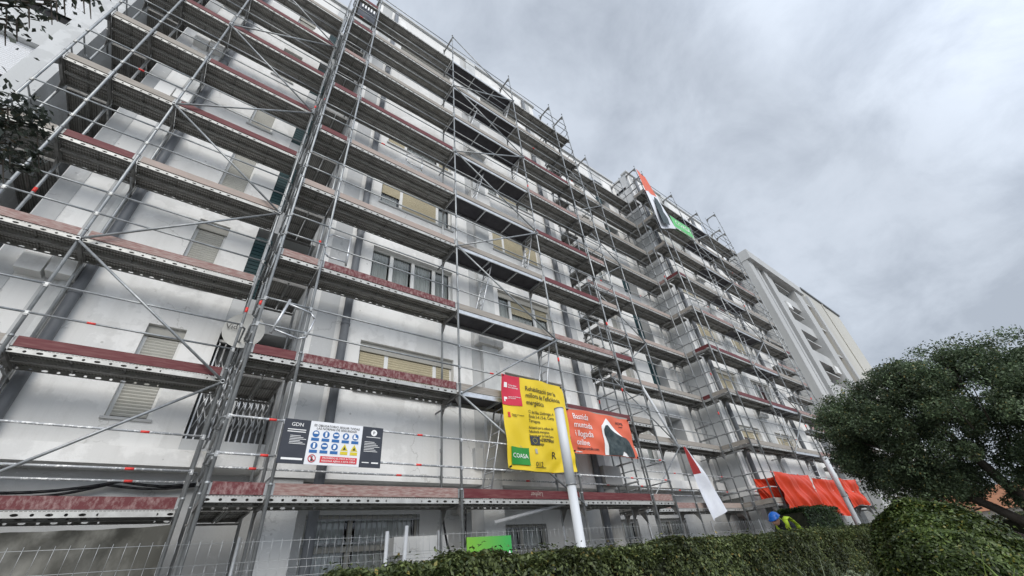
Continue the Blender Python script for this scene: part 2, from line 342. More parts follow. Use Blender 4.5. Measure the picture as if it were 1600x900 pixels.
def scaffold(label,xs,y,zbase,ltop,top_post,zig=None,start=1,skip=(),single=()):
    t=thing('scaffold',label,'scaffold',(xs[0],y,0),'scaffolds along the facade'); o=xs[0]
    nb=1
    for i,x in enumerate(xs):
        for yy,outer in ((0,True),(DEPTH,False)):
            zt=LZ(top_post[i]) if outer else LZ(top_post[i])
            link('standard',post_mesh(zbase,round(zt,2),outer,(i*3+int(outer)+1)%5),t,(x-o,yy,0))
        for l in range(1,top_post[i]+1):
            link('transom',transom_mesh(),t,(x-o,0,LZ(l)))
    n=0
    for i in range(len(xs)-1):
        Lb=round(xs[i+1]-xs[i],3)
        for l in range(1,ltop+1):
            for h in (.5,1.0):
                n+=1
                link('guardrail',rail_mesh(Lb,3 if l==1 else {3:1}.get((n*7+i)%17,0)),t,(xs[i]-o,0,LZ(l)+h))
    # inner rail on the first lift
    for i in range(len(xs)-1):
        Lb=round(xs[i+1]-xs[i],3); link('inner_guardrail',rail_mesh(Lb,3),t,(xs[i]-o,DEPTH+.06,LZ(1)+.5))
    if zig:
        i,first,l0,l1=zig
        for l in range(l0,l1):
            a,b=(xs[i],xs[i+1]) if (l+first)%2==0 else (xs[i+1],xs[i])
            d=MB().tube((0,-.05,LZ(l)-.1),(b-a,-.05,LZ(l+1)-.12),.0215,0,8)
            d.tube((0,0,LZ(l)-.1),(0,-.075,LZ(l)-.1),.03,0,8); d.tube((b-a,0,LZ(l+1)-.12),(b-a,-.075,LZ(l+1)-.12),.03,0,8)
            d.build('diagonal_brace',M['steel'],t,(a-o,0,0))
    # wall ties
    for i,x in enumerate(xs):
        if i%2==0:
            for l in range(2,ltop,2):
                MB().tube((0,.35,0),(0,DEPTH+.27,0),.02,0,8).build('wall_tie',M['steel_dull'],t,(x-o,0,LZ(l)-.18))
    # end rails closing the two ends
    for x,s in ((xs[0],-1),(xs[-1],1)):
        for l in range(1,ltop+1):
            for h in (.5,1.0): MB().path([(0,.02,LZ(l)+h),(s*.07,.10,LZ(l)+h),(s*.07,.62,LZ(l)+h),(0,.71,LZ(l)+h)],.0168).build('end_rail',M['steel'],t,(x-o,0,0))
    return t
W,K,P,B,G_='toe_worn','toe_red','toe_pink','toe_pale','toe_grey'
Y1,Y0=6.79,7.9
# central block
XS1=[.42,1.15,4.21,7.28,9.84,10.77]
scaffold('galvanised tube scaffold of the central block behind the yellow banner',XS1,Y1,.35,9,[10,10,10,10,10,10],(2,0,1,10))
T1=[[W,P,K,K,P],[K,W,G_,K,G_],[P,W,G_,P,K],[B,B,G_,K,B],[K,B,G_,K,P],[K,K,G_,P,G_],[P,G_,G_,K,G_],[K,G_,G_,G_,G_],[K,None,None,None,None]]
B1=['narrow bay beside the satellite dish','wide bay over the safety board','ladder bay over the yellow banner','bay over the orange banner','short bay beside the orange banner']
for l in range(1,10):
    for i in range(5):
        deck(XS1[i],XS1[i+1],Y1,l,B1[i],T1[l-1][i],hatch=(i==2 and l>1),side=l%2)
# left set-back
XS0=[-4.08,-3.35,-2.27,.26]
scaffold('galvanised tube scaffold in front of the narrow shutters',XS0,Y0,.35,9,[10,10,10,10],(2,1,1,9))
T0=[[G_,W,W],[G_,G_,K],[P,P,P],[G_,K,B],[G_,G_,K],[G_,G_,K],[G_,K,K],[G_,K,K],[None,G_,G_]]
B0=['outermost bay beyond the branches','short bay next to the outermost','bay before the narrow shutters']
for l in range(1,10):
    for i in range(3): deck(XS0[i],XS0[i+1],Y0,l,B0[i],T0[l-1][i])
# return along the gable at the left corner
t=thing('scaffold','galvanised return scaffold round the corner behind the overhanging branches','scaffold',(-4.08,0,0),'scaffolds along the facade')
for x in (0,.73):
    for yy in (11.2,): link('standard',post_mesh(.35,LZ(10),True,0),t,(x,yy,0))
for l in range(1,10):
    for h in (.5,1.0):
        MB().tube((0,8.65,LZ(l)+h),(0,11.2,LZ(l)+h),.0168).build('guardrail',M['steel'],t)
    MB().box(-.02,.76,11.17,11.23,LZ(l)-.1,LZ(l)-.05).build('transom',M['frame_dark'],t)
    d=thing('scaffold_deck',f'perforated steel deck round the corner behind the branches, {ORD[l]} level','scaffold deck',(-3.36,8.64,LZ(l)),'scaffold decks on the facade',(0,0,R(90)))
    for yy in (.040,.372): link('plank',plank_mesh(2.5),d,(0,yy,0))
# right set-back
XS2=[10.9,13.67,16.70]
scaffold('galvanised tube scaffold in the recess behind the white flag',XS2,Y0,.35,9,[10,10,10],(0,1,1,9))
T2=[[P,B],[G_,G_],[B,G_],[B,B],[P,B],[G_,G_],[G_,G_],[G_,G_],[None,None]]
B2=['recess bay beside the orange banner','recess bay over the flag']
for l in range(1,10):
    for i in range(2): deck(XS2[i],XS2[i+1],Y0,l,B2[i],T2[l-1][i])
# right block
XS3=[16.78,17.51,20.58,23.62,26.70,27.45]
scaffold('galvanised tube scaffold over the orange tarpaulins',XS3,Y1,.35,9,[10,10,10,10,10,11],(2,0,2,9))
T3=[[G_,P,G_,P,P],[G_,G_,G_,P,P],[G_,K,K,P,P],[K,K,P,G_,P],[G_,P,G_,G_,K],[K,G_,G_,G_,G_],[G_,G_,G_,P,G_],[G_,G_,G_,G_,G_],[G_,None,None,None,G_]]
B3=['corner bay under the high banner','bay over the worker','ladder bay over the tarpaulins','bay over the farthest tarpaulin','end bay near the fins']
for l in range(1,10):
    for i in range(5):
        deck(XS3[i],XS3[i+1],Y1,l,B3[i],T3[l-1][i],hatch=(i==2 and l>1),side=l%2,ends=((.03,T3[l-1][0] or G_),) if i==0 else ())
# far set-back
XS4=[28.2,31.2]
scaffold('galvanised tube scaffold beside the white finned building',XS4,Y0,.35,9,[10,10],None)
for l in range(1,10): deck(28.2,31.2,Y0,l,'bay against the finned building',[P,P,P,G_,P,G_,G_,G_,None][l-1])
# short return decks filling the corners of the set-backs
def side_run(xa,xb,y0,y1,toe,where,par,outer=None):
    Lb=round(y1-y0,3)
    for l in range(1,10):
        d=thing('scaffold_deck',f'short perforated return deck, {ORD[l]} level, {where}','scaffold deck',(xb,y0,LZ(l)),'scaffold decks on the facade',(0,0,R(90)))
        for yy in (.040,.372): link('plank',plank_mesh(Lb),d,(0,yy,0))
        tk=toe[l-1]
        if tk: link('toe_board',toe_mesh(Lb,tk),d,(0,.64,0))
    t=thing('scaffold',f'short return scaffold {where}','scaffold',(xa,y1,0),'scaffolds along the facade')
    for x in (0,xb-xa): link('standard',post_mesh(.35,LZ(10),True,0),t,(x,0,0))
    for l in range(1,10):
        for h in (.5,1.0):
            MB().tube((0,-Lb-.4,LZ(l)+h+.03),(0,.06,LZ(l)+h+.03),.0225,0,8).tube((0,-.03,LZ(l)+h+.03),(0,.03,LZ(l)+h+.03),.036,0,8).tube((0,-Lb,LZ(l)+h+.03),(0,-Lb+.06,LZ(l)+h+.03),.036,0,8).build('coupled_tube',M['steel_dull'],t)
        MB().box(0,xb-xa,-.025,.025,LZ(l)-.105,LZ(l)-.082).build('transom',M['frame_dark'],t)
side_run(.42,1.15,7.56,8.66,[None]*9,'beside the satellite dish',None)
side_run(9.92,10.65,7.56,8.66,[None]*9,'between the orange banner and the recess',None)
side_run(16.78,17.51,7.56,8.66,[G_,G_,K,G_,G_,P,G_,G_,None],'under the high banner',None)
# ladders inside the hatch bays
def ladder_mesh(flip):
    def f():
        b=MB(); dx=-.55 if flip else .55
        for y in (0,.32): b.tube((0,y,0),(dx,y,2.15),.017,0,6)
        for k in range(1,8):
            z=k*.27; b.tube((dx*z/2.15,0,z),(dx*z/2.15,.32,z),.012,0,6)
        return b
    bb=f(); r=MB(); r.v,r.f,r.m,r.s=[],[],[],[]
    return bb
def ladder(x,y,l,flip,lab):
    t=thing('ladder',lab,'ladder',(x,y,LZ(l)),'access ladders on the scaffolds'); dx=-.55 if flip else .55
    for yy in (0,.32): MB().tube((0,yy,0),(dx,yy,2.1),.018,0,6).build('stile',M['alu'],t)
    for k in range(1,8): z=k*.265; link('rung',cm('rung',lambda:MB().tube((0,.015,0),(0,.305,0),.013,0,6).mesh('rung',M['alu'])),t,(dx*z/2.1,0,z))
for l in range(1,9):
    a=l%2==0
    ladder(6.75 if a else 4.95,Y1+.2,l,False if not a else False,f'aluminium ladder in the yellow banner bay rising from the {ORD[l]} level')
for l in range(1,9):
    ladder(22.6 if l%2 else 21.3,Y1+.2,l,False,f'aluminium ladder over the tarpaulins rising from the {ORD[l]} level')
# loop rails
def loop(x,y,z,w,h,lab,tilt=0):
    b=MB(); r=.018
    b.path([(0,0,0),(w*.8,0,0),(w,0,h*.15),(w,0,h*.85),(w*.8,0,h),(0,0,h)],r); b.tube((0,0,-.08),(0,0,h+.08),.024)
    o=b.build('loop_rail',M['alu'],None,(x,y,z)); o.rotation_euler=(0,tilt,0); tag(o,lab,'loop rail','loop rails on the scaffolds')
loop(.66,Y1-.03,5.15,.5,.55,'small aluminium loop rail above the red toe board of the narrow bay',R(12))
loop(1.62,Y1+.1,7.05,-.45,.6,'aluminium loop rail beside the dark pipe on the third level')
loop(3.35,Y1+.5,11.7,-.5,.42,'aluminium loop rail hanging near the top of the wall pipe bay')
for l in (2,3,4,5):
    loop(16.9,Y1+.05,LZ(l)+.55,.62,.45,f'double loop rail at the corner under the high banner, {ORD[l]} level')
# tubes propped against the recess wall
tag(MB().tube((0,0,0),(-.95,.2,2.4),.045,0,10).build('prop_tube',M['pole'],None,(13.5,Y0-.1,4.55)),'pale leaning tube propped in the recess above the white flag','tube')
tag(MB().tube((0,0,0),(2.0,-.1,.35),.035,0,8).build('alu_beam',M['stakegrey'],None,(5.1,7.1,2.35)),'perforated aluminium beam lying under the deck below the yellow banner','beam')

# ------------------------------------------------------------------ building
bld=thing('apartment_block','long white rendered apartment block under renovation behind the scaffolding','building',(0,0,0))
def sheet(b,x0,x1,z0,z1,y,ops,rv=.2,m=0):
    X=sorted({x0,x1,*[v for o in ops for v in o[:2]]}); Z=sorted({z0,z1,*[v for o in ops for v in o[2:4]]})
    for a,c in zip(X,X[1:]):
        for d,e in zip(Z,Z[1:]):
            if any(o[0]<=a+1e-6 and c<=o[1]+1e-6 and o[2]<=d+1e-6 and e<=o[3]+1e-6 for o in ops): continue
            b.quad((a,y,d),(c,y,d),(c,y,e),(a,y,e),m)
    for o in ops:
        xa,xb,za,zb=o[:4]
        b.quad((xa,y,za),(xa,y,zb),(xa,y+rv,zb),(xa,y+rv,za),m); b.quad((xb,y,zb),(xb,y,za),(xb,y+rv,za),(xb,y+rv,zb),m)
        b.quad((xa,y,za),(xa,y+rv,za),(xb,y+rv,za),(xb,y,za),m); b.quad((xa,y+rv,zb),(xa,y,zb),(xb,y,zb),(xb,y+rv,zb),m)
FL=[5.9+2.7*k for k in range(6)]            # window heads
ZT=21.9
def slats(x0,x1,z0,z1,y,m,pitch=.055):
    b=MB(); n=max(1,int((z1-z0)/pitch)); p=(z1-z0)/n
    for k in range(n):
        z=z0+k*p; b.quad((x0,y,z),(x1,y,z),(x1,y-.012,z+p*.5),(x0,y-.012,z+p*.5)); b.quad((x0,y-.012,z+p*.5),(x1,y-.012,z+p*.5),(x1,y,z+p*.94),(x0,y,z+p*.94))
        b.quad((x0,y,z+p*.94),(x1,y,z+p*.94),(x1,y+.006,z+p),(x0,y+.006,z+p))
    return b
def window(x0,x1,z0,z1,y,style,mull=(.30,.72),seed=0,box=.2,fm='wframe'):
    """a window unit filling an opening whose wall face is at y"""
    rnd=random.Random(seed); yy=y+.13
    w=MB()
    w.box(x0,x1,yy,yy+.05,z0,z0+.05); w.box(x0,x1,yy,yy+.05,z1-.05,z1)
    w.box(x0,x0+.05,yy,yy+.05,z0+.05,z1-.05); w.box(x1-.05,x1,yy,yy+.05,z0+.05,z1-.05)
    xs=[x0+.05]+[x0+(x1-x0)*q for q in mull]+[x1-.05]
    for q in xs[1:-1]: w.box(q-.045,q+.045,yy-.01,yy+.05,z0+.05,z1-.05)
    wo=w.build('window',M[fm],bld)
    d=MB(); d.quad((x0,yy+.5,z0),(x1,yy+.5,z0),(x1,yy+.5,z1),(x0,yy+.5,z1)); d.quad((x0,yy+.03,z1-.02),(x1,yy+.03,z1-.02),(x1,yy+.5,z1-.02),(x0,yy+.5,z1-.02)); d.quad((x0+.02,yy+.03,z0),(x0+.02,yy+.5,z0),(x0+.02,yy+.5,z1),(x0+.02,yy+.03,z1)); d.quad((x1-.02,yy+.03,z0),(x1-.02,yy+.5,z0),(x1-.02,yy+.5,z1),(x1-.02,yy+.03,z1)); d.quad((x0,yy+.03,z0+.02),(x1,yy+.03,z0+.02),(x1,yy+.5,z0+.02),(x0,yy+.5,z0+.02))
    d.build('interior',M['dark'],wo)
    sb=MB()
    if box: sb.box(x0+.002,x1-.002,yy-.05,yy-.012,z1-box,z1-.002).build('shutter_box',M['shutbox'],wo)
    zt=z1-box-.003
    MB().box(x0-.04,x1+.04,y-.05,y+.12,z0-.045,z0-.003).build('sill',M['greywall'],wo)
    gl=MB(); cu=MB(); cr=MB(); sh=None
    for k,(a,c) in enumerate(zip(xs,xs[1:])):
        a+=.0455 if k else .002; c-=.0455 if k<len(xs)-2 else .002
        st=style if isinstance(style,str) else style[k%len(style)]
        gl.quad((a,yy+.02,z0+.05),(c,yy+.02,z0+.05),(c,yy+.02,z1-.05),(a,yy+.02,z1-.05))
        if st in('closed','half'):
            zb=z0+.06 if st=='closed' else z0+(z1-z0)*rnd.uniform(.35,.6)
            slats(a,c,zb,zt,yy-.005,None).build('shutter',M['shut_beige' if x1-x0>1 else 'shut_grey'],wo)
        if st!='closed':
            tgt=cr if rnd.random()<.08 else cu; n=14
            aa=a+(c-a)*rnd.uniform(0,.10); cc=c-(c-a)*rnd.uniform(0,.12)
            for q in range(n):
                xa=aa+(cc-aa)*q/n; xb=aa+(cc-aa)*(q+1)/n; ya=yy+.06+.022*(q%2); yb=yy+.06+.022*((q+1)%2)
                tgt.quad((xa,ya,z0+.05),(xb,yb,z0+.05),(xb,yb,z1-.05),(xa,ya,z1-.05))
    gl.build('pane',M['glass'],wo)
    if cu.v: cu.build('curtain',M['curtain'],wo)
    if cr.v: cr.build('curtain',M['curtain_red'],wo)
    return wo
def drainpipe(x,y,z0,z1,r=.07):
    b=MB().tube((x,y,z0),(x,y,z1),r,0,12)
    z=z0+.6
    while z<z1: b.tube((x,y,z),(x,y,z+.05),r+.012,0,12); b.box(x-.02,x+.02,y,y+.1,z,z+.04); z+=2.7
    b.build('drainpipe',M['pipe'],bld)
Ya,Yb=7.8,8.9                                 # projecting face, set-back face
def front(x0,x1,y,wins,zb=3.45):
    b=MB(); ops=[]
    for (xa,xb,h,st,mu,bx) in wins:
        for k,hd in enumerate(FL): ops.append((xa,xb,hd-h,hd,st,mu,0 if (st is stL and k==1) else bx,k))
    sheet(b,x0,x1,zb,ZT,y,ops); b.build('wall',M['wall'],bld)
    for q,o in enumerate(ops):
        sty=o[4][o[7]] if isinstance(o[4],dict) else o[4]
        window(o[0],o[1],o[2],o[3],y,sty,(.24,.50,.77) if (o[4] is stL and o[7]==1) else o[5],seed=int(x0*7)+q*13,box=o[6])
stL={0:'closed',1:'open',2:('half','closed','open'),3:('closed','half','closed'),4:('closed','half','closed'),5:('closed','closed','open')}
stR={0:'closed',1:('open','half','half'),2:('closed','closed','closed'),3:('half','closed','open'),4:'closed',5:('open','half','closed')}
front(1.28,9.75,Ya,[(2.41,4.68,1.10,stL,(.28,.80),.2),(6.24,8.32,1.10,stR,(.25,.72),.2)])
front(-3.3,0.0,Yb,[(-1.09,-.52,1.72,'closed',(),.2)])
front(9.75,15.1,Yb,[(11.35,12.0,1.4,'closed',(),.18),(13.3,13.85,1.6,{0:'half',1:'closed',2:'closed',3:'half',4:'closed',5:'closed'},(),.18)])
front(17.65,26.5,Ya,[(18.5,20.7,1.10,{0:'half',1:('open','closed','half'),2:'closed',3:('half','closed','closed'),4:'closed',5:'half'},(.28,.80),.2),(22.3,24.4,1.10,stL,(.28,.75),.2)])
front(26.5,32.2,Yb,[(28.3,30.0,1.3,stR,(.5,),.2)])
# side faces of the projecting blocks, stair recesses, roofs
def one(name,m,fn,par=None):
    b=MB(); fn(b); return b.build(name,m,par or bld)
for x in (1.28,17.65): one('side_wall',M['side'],lambda b:b.quad((x,Yb+1.6,3.45),(x,Ya,3.45),(x,Ya,ZT),(x,Yb+1.6,ZT)))
for x in (9.75,26.5): one('side_wall',M['side'],lambda b:b.quad((x,Ya,3.45),(x,Yb,3.45),(x,Yb,ZT),(x,Ya,ZT)))
one('side_wall',M['side'],lambda b:b.quad((-3.3,12.3,0),(-3.3,Yb,0),(-3.3,Yb,ZT),(-3.3,12.3,ZT)))
one('wall',M['wall'],lambda b:b.quad((16.3,Yb,3.45),(17.65,Yb,3.45),(17.65,Yb,ZT),(16.3,Yb,ZT)))
for (a,c) in ((0.0,1.278),(15.1,16.3)):
    def rec(b):
        b.quad((a,10.5,3.45),(c,10.5,3.45),(c,10.5,ZT),(a,10.5,ZT)); b.quad((a,Yb,3.45),(a,10.5,3.45),(a,10.5,ZT),(a,Yb,ZT)); b.quad((c,10.5,3.45),(c,Yb,3.45),(c,Yb,ZT),(c,10.5,ZT))
        b.quad((a,Yb,ZT-.9),(c,Yb,ZT-.9),(c,Yb,ZT),(a,Yb,ZT))
    one('stair_recess',M['side'],rec)
    for k in range(7):
        z=3.45+2.7*k
        one('landing',M['side'],lambda b:(b.box(a+.003,c-.003,Yb-.02,10.49,z,z+.22),b.box(a+.003,c-.003,Yb,Yb+.12,z+.2205,z+(.75 if k else .48)) if k<6 else 0))
        if k<6: one('landing_door',M['greydoor'],lambda b:(b.box(a+.45,c-.05,10.40,10.488,z+.23,z+2.3)))
for k in range(1,6):
    for (a,c) in ((-.03,.36),(15.14,15.62)):
        z=3.45+2.7*k+.24
        def lv(b):
            b.box(a,c,Yb+.052,Yb+.06,z,z+2.25)
            for q in range(22): b.box(a,c,Yb+.02,Yb+.052,z+q*.1,z+q*.1+.085)
        one('green_louvre',M['green'],lv)
for x0,x1,y,dz in ((1.28,9.75,Ya+.35,0),(17.65,26.5,Ya+.35,0),(-3.2,32.2,Yb+.6,.2)): one('roof',M['side'],lambda b:b.box(x0,x1,y,14,ZT-1.2-dz,ZT-1.0-dz-.002))
one('core',M['side'],lambda b:b.box(-3.2,32.2,10.6,14,0,ZT-1.41))
for x0,x1,y in ((1.20,9.83,Ya),(17.57,26.58,Ya),(-3.35,1.198,Yb),(9.832,17.568,Yb),(26.582,32.2,Yb)): one('parapet_coping',M['greywall'],lambda b:b.box(x0,x1,y-.10,y+.36,ZT,ZT+.12))
# plaster strips and pilasters
for x0,wd_ in ((1.45,.40),(17.85,.35),(5.22,.26),(21.0,.26),(9.18,.30),(25.2,.30)): one('grey_strip',M['greywall'],lambda b:b.box(x0,x0+wd_,Ya-.012,Ya+.05,3.46,ZT-.01))
for x0,wd_ in ((-2.62,.18),(10.9,.15),(-3.28,.30)): one('grey_strip',M['greywall'],lambda b:b.box(x0,x0+wd_,Yb-.012,Yb+.05,3.71,ZT-.01))
for x0 in (5.48,21.26): one('pilaster',M['pipewhite'],lambda b:b.box(x0,x0+.5,Ya-.13,Ya+.03,3.46,ZT-.02))
one('pilaster',M['pipewhite'],lambda b:b.box(-2.43,-2.30,Yb-.05,Yb+.05,3.71,ZT-.02))
for hd in FL:
    for x0 in (5.30,21.1): one('beam_end',M['wall'],lambda b:b.box(x0,x0+.78,Ya-.24,Ya+.04,hd+.55,hd+.98))
    one('beam_end',M['wall'],lambda b:b.box(-2.97,-2.66,Yb-.22,Yb+.03,hd+.42,hd+.85)); one('beam_end',M['wall'],lambda b:b.box(-2.62,-2.26,Yb-.26,Yb+.03,hd+.45,hd+.78))
for x,y in ((2.02,Ya-.09),(8.98,Ya-.09),(-2.17,Yb-.10),(18.35,Ya-.09),(25.0,Ya-.09),(10.55,Yb-.09)): drainpipe(x,y,.1,ZT-.2,.085)
# first floor slab edge, soffit, ground floor
for x0,x1,y in ((1.28,9.75,Ya),(17.65,26.5,Ya)): one('slab_edge',M['wall'],lambda b:b.box(x0,x1,y-.03,9.5,3.14,3.448))
for x0,x1 in ((-3.3,1.277),(9.753,17.647),(26.503,32.2)): one('slab_edge',M['wall'],lambda b:b.box(x0,x1,Yb-.20,9.5,3.44,3.70))
for x0,x1,y in ((1.28,9.75,Ya),(17.65,26.5,Ya)): one('soffit',M['soffit'],lambda b:b.box(x0+.3,x1-.3,y+.25,9.45,3.05,3.136))
for x in (1.75,5.55,9.4,18.1,21.3,25.6): one('soffit_beam',M['soffit'],lambda b:b.box(x-.15,x+.15,Ya+.27,9.4,2.78,3.046))
def front_gf():
    b=MB(); ops=[(2.28,4.62,.45,2.80),(6.75,8.3,.9,2.55),(10.9,12.2,.8,2.6),(13.2,14.9,.3,2.6),(18.5,20.5,.8,2.6),(22.2,24.2,.8,2.6)]
    sheet(b,-3.3,32.2,0,3.44,9.2,ops); b.build('ground_floor_wall',M['greywall'],bld)  # grey render puts the deep shade of the recess into the wall colour
    for q,o in enumerate(ops):
        wo=window(o[0],o[1],o[2],o[3],9.2,'open',(.38,) if q==0 else (.5,),seed=90+q,box=0,fm='shutbox')
        MB().box(o[0]+.002,o[1]-.002,9.29,9.325,o[3]-.62,o[3]-.52).build('transom_bar',M['shutbox'],wo)
        bb=MB(); n=int((o[1]-o[0])/.11)
        for k in range(n): x=o[0]+(k+.5)*(o[1]-o[0])/n; bb.box(x-.007,x+.007,9.185,9.197,o[2],o[3])
        for z in (o[2]+.1,o[3]-.5,o[3]-.1): bb.box(o[0],o[1],9.198,9.206,z,z+.03)
        bb.build('bars',M['steel_dull'],wo)
front_gf()
for x,wd_ in ((1.30,.5),(17.67,.5)): one('column',M['greywall'],lambda b:b.box(x,x+wd_,Ya+.02,Ya+.45,0,3.13))
for x in (5.33,21.1): one('column',M['greywall'],lambda b:(b.box(x,x+.52,Ya-.05,Ya+.42,0,3.43),b.box(x-.2,x,Ya-.12,Ya+.30,3.452,3.86),b.box(x+.54,x+.72,Ya-.12,Ya+.30,3.452,3.86),b.box(x+.001,x+.539,Ya-.16,Ya-.05,3.455,3.95)))
for x in (9.42,25.7): one('round_column',M['concrete'],lambda b:(b.tube((x,Ya+.12,0),(x,Ya+.12,3.13),.24,0,24),b.box(x-.38,x+.30,Ya-.28,Ya-.035,3.2,3.66)))
# stepped block work beside the ground floor window
b=MB()
for k in range(7): b.box(3.62+.20*(k%2),4.75,8.2,8.55,.262+.29*k+.003,.262+.29*(k+1))
b.build('block_pier',M['wall'],bld)
# accordion gate in the stair recess
gate=MB(); fr=MB(); x0,x1,z0,z1=.02,1.24,3.96,5.85
for k in range(12): x=x0+.03+k*(x1-x0-.06)/11; gate.box(x-.012,x+.012,Yb+.15,Yb+.17,z0,z1)
for k in range(-4,12):
    for s in (1,-1):
        for r_ in range(4):
            xa=x0+k*.106+.05; zc=z0+.2+r_*.33
            p=(xa,Yb+.14,zc if s>0 else zc+.33); q=(xa+.106,Yb+.14,zc+.33 if s>0 else zc)
            if xa>x0 and xa+.106<x1: gate.tube(p,q,.011,0,4)
fr.box(x0,x1,Yb+.12,Yb+.18,z1,z1+.05); fr.box(.56,.62,Yb+.10,Yb+.19,z0,z1)
go=fr.build('gate_frame',M['wframe'],bld); gate.build('lattice',M['alu'],go); one('gate_backing',M['greydoor'],lambda b:b.box(x0,x1,Yb+.30,Yb+.33,z0,z1))
# cables on the ground floor wall
def cable(pts,lab,r=.018,dz=0):
    b=MB(); P=[Vector(p) for p in pts]; out=[]
    for i in range(len(P)-1):
        for k in range(6):
            u=k/6; out.append(P[i].lerp(P[i+1],u)-Vector((0,0,.05*math.sin(math.pi*u))))
    out.append(P[-1]); b.path(out,r,0,6); tag(b.build('cable',M['cable']),lab,'cable')
cable([(-3.2,9.05,3.02),(-1.9,9.05,3.08),(-.55,9.05,3.27),(.4,9.05,3.26),(1.15,9.05,3.27)],'black cable slung along the ground floor wall, upper strand',.022)
cable([(-3.2,9.07,2.95),(-1.7,9.07,3.03),(-.7,9.07,3.22),(.4,9.07,3.23),(1.1,9.07,3.24)],'black cable slung along the ground floor wall, lower strand',.02)
cable([(4.55,8.1,2.72),(4.62,8.0,2.1),(4.82,8.0,1.86),(5.02,8.0,2.1),(5.08,8.05,2.72)],'black cable hanging in a loop beside the grey column',.02)
# dish
d=thing('satellite_dish','pale round satellite dish with black letters Vid in the stair recess','satellite dish',(.36,8.55,5.93),rot=(R(8),0,R(-14)))
bm=MB(); n=28
for rr in range(5):
    r0,r1=.36*rr/5,.36*(rr+1)/5
    for k in range(n):
        a,c=2*math.pi*k/n,2*math.pi*(k+1)/n; f=lambda r,t:(r*math.cos(t),-.35*(.36**2-r*r)*-1-.06,r*math.sin(t))
        bm.quad(f(r0,a),f(r0,c),f(r1,c),f(r1,a),0,True)
bm.build('reflector',M['dish'],d); MB().tube((0,.02,0),(0,.35,-.1),.02).build('mount',M['steel_dull'],d); text('Vid',.15,(-.31,-.078,.0),d,M['black'])

# ------------------------------------------------------------------ neighbours
nb=thing('finned_building','pale blue-grey neighbouring building with tall vertical fins','building')
MB().box(32.25,43.0,8.6,20,0,20.7).build('wall',M['findark'],nb)
MB().box(32.25,43.1,7.2,14,20.7,21.6).build('roof_slab',M['finwhite'],nb); MB().tube((38.6,7.9,21.6),(38.6,9.5,21.6),.55,0,16).build('roof_cowl',M['finwhite'],nb)
for x0,x1,yf in ((32.3,33.3,7.5),(34.0,34.5,7.62),(35.1,35.8,7.5),(36.3,36.9,7.62),(41.2,42.9,7.4)): MB().box(x0,x1,yf,8.597,0,20.697).build('fin',M['finwhite'],nb)
for k in range(7):
    z=2.6+2.8*k
    MB().box(36.903,41.197,7.75,8.59,z-.9,z+.05).build('balcony',M['finwhite'],nb); MB().box(37.6,40.6,7.70,8.59,z+.9,z+1.0).build('awning_bar',M['finwhite'],nb)
    MB().box(37.4,40.9,8.50,8.597,z+.1,z+1.8).build('window',M['bluedark'],nb)
    MB().box(34.6,34.9,8.45,8.597,z,z+.8).build('vent',M['dark'],nb); MB().box(36.0,36.2,8.45,8.597,z-.5,z+.3).build('vent',M['dark'],nb); MB().box(33.5,33.9,7.6,8.597,z+.4,z+.62).build('bracket',M['findark'],nb)
for x,z in ((36.95,9.2),(40.2,12.3),(37.1,17.6)): MB().box(x,x+.9,7.55,7.745,z,z+.62).build('air_conditioner',M['wframe'],nb)
MB().tube((35.5,9,21.6),(35.5,9,23.6),.03).tube((35.1,9,23.3),(36.0,9,23.3),.02).tube((35.2,9,22.9),(35.9,9,22.9),.02).build('aerial',M['steel_dull'],nb)
sb=thing('slatted_building','neighbour with tan horizontal slatted balconies beyond the fins','building')
MB().box(43.12,46.45,8.7,20,0,20.6).build('wall',M['findark'],sb)
for k in range(7):
    z=1.2+2.8*k; b=MB()
    for q in range(9): b.box(43.15,46.3,8.1,8.18,z+.15+q*.27,z+.15+q*.27+.19)
    b.build('slat_screen',M['slat'],sb); MB().box(43.14,46.4,7.8,8.69,z+2.6,z+2.78).build('slab',M['finwhite'],sb)
eb=thing('beige_building','tall plain beige end building beyond the slatted balconies','building')
MB().box(46.5,57.6,7.8,22,0,22.9).build('wall',M['beigefar'],eb); MB().box(46.4,57.8,7.65,22,22.9,23.1).build('coping',M['findark'],eb); MB().tube((52.0,7.73,0),(52.0,7.73,22.8),.06).build('drainpipe',M['beigefar'],eb); MB().box(46.52,47.4,7.6,7.797,0,22.0).build('corner_strip',M['finwhite'],eb)
lb=thing('shuttered_building','white neighbouring block with a grey roller shutter behind the overhanging branches','building')
b=MB(); ops=[(-6.6,-4.95,11.15+2.7*k-3.4,11.15+2.7*k-1.75) for k in range(-1,5)]
sheet(b,-14,-4.9,0,24,9.15,ops,.3); b.box(-4.898,-4.4,8.85,12.4,0,24); b.box(-14,-4.9,10.4,12,0,24); b.build('wall',M['side'],lb)
for o in ops:
    f=slats(o[0],o[1],o[2]+.5,o[3],9.3,None).build('shutter',M['boardwhite'],lb); MB().box(o[0],o[1],9.36,9.4,o[2],o[3]).build('window',M['dark'],lb)
b=MB(); b.box(-4.397,-3.33,12.3,12.6,0,24); b.build('link_wall',M['wall'],lb)
b=MB()
for k in range(7): b.box(-4.39,-3.34,12.2,12.297,2.3+2.7*k,3.3+2.7*k)
b.build('link_window',M['pipe'],lb)
hs=thing('low_house','low cream house with terracotta roof glimpsed under the tree','house',(39.5,2.2,0))
MB().box(-3,6,-1.2,4.2,0,1.95).build('wall',M['beigefar'],hs); b=MB(); b.prism([(-3.3,1.96),(6.3,1.96),(1.5,3.3)],-1.4,4.4); b.build('roof',M['terracotta'],hs)

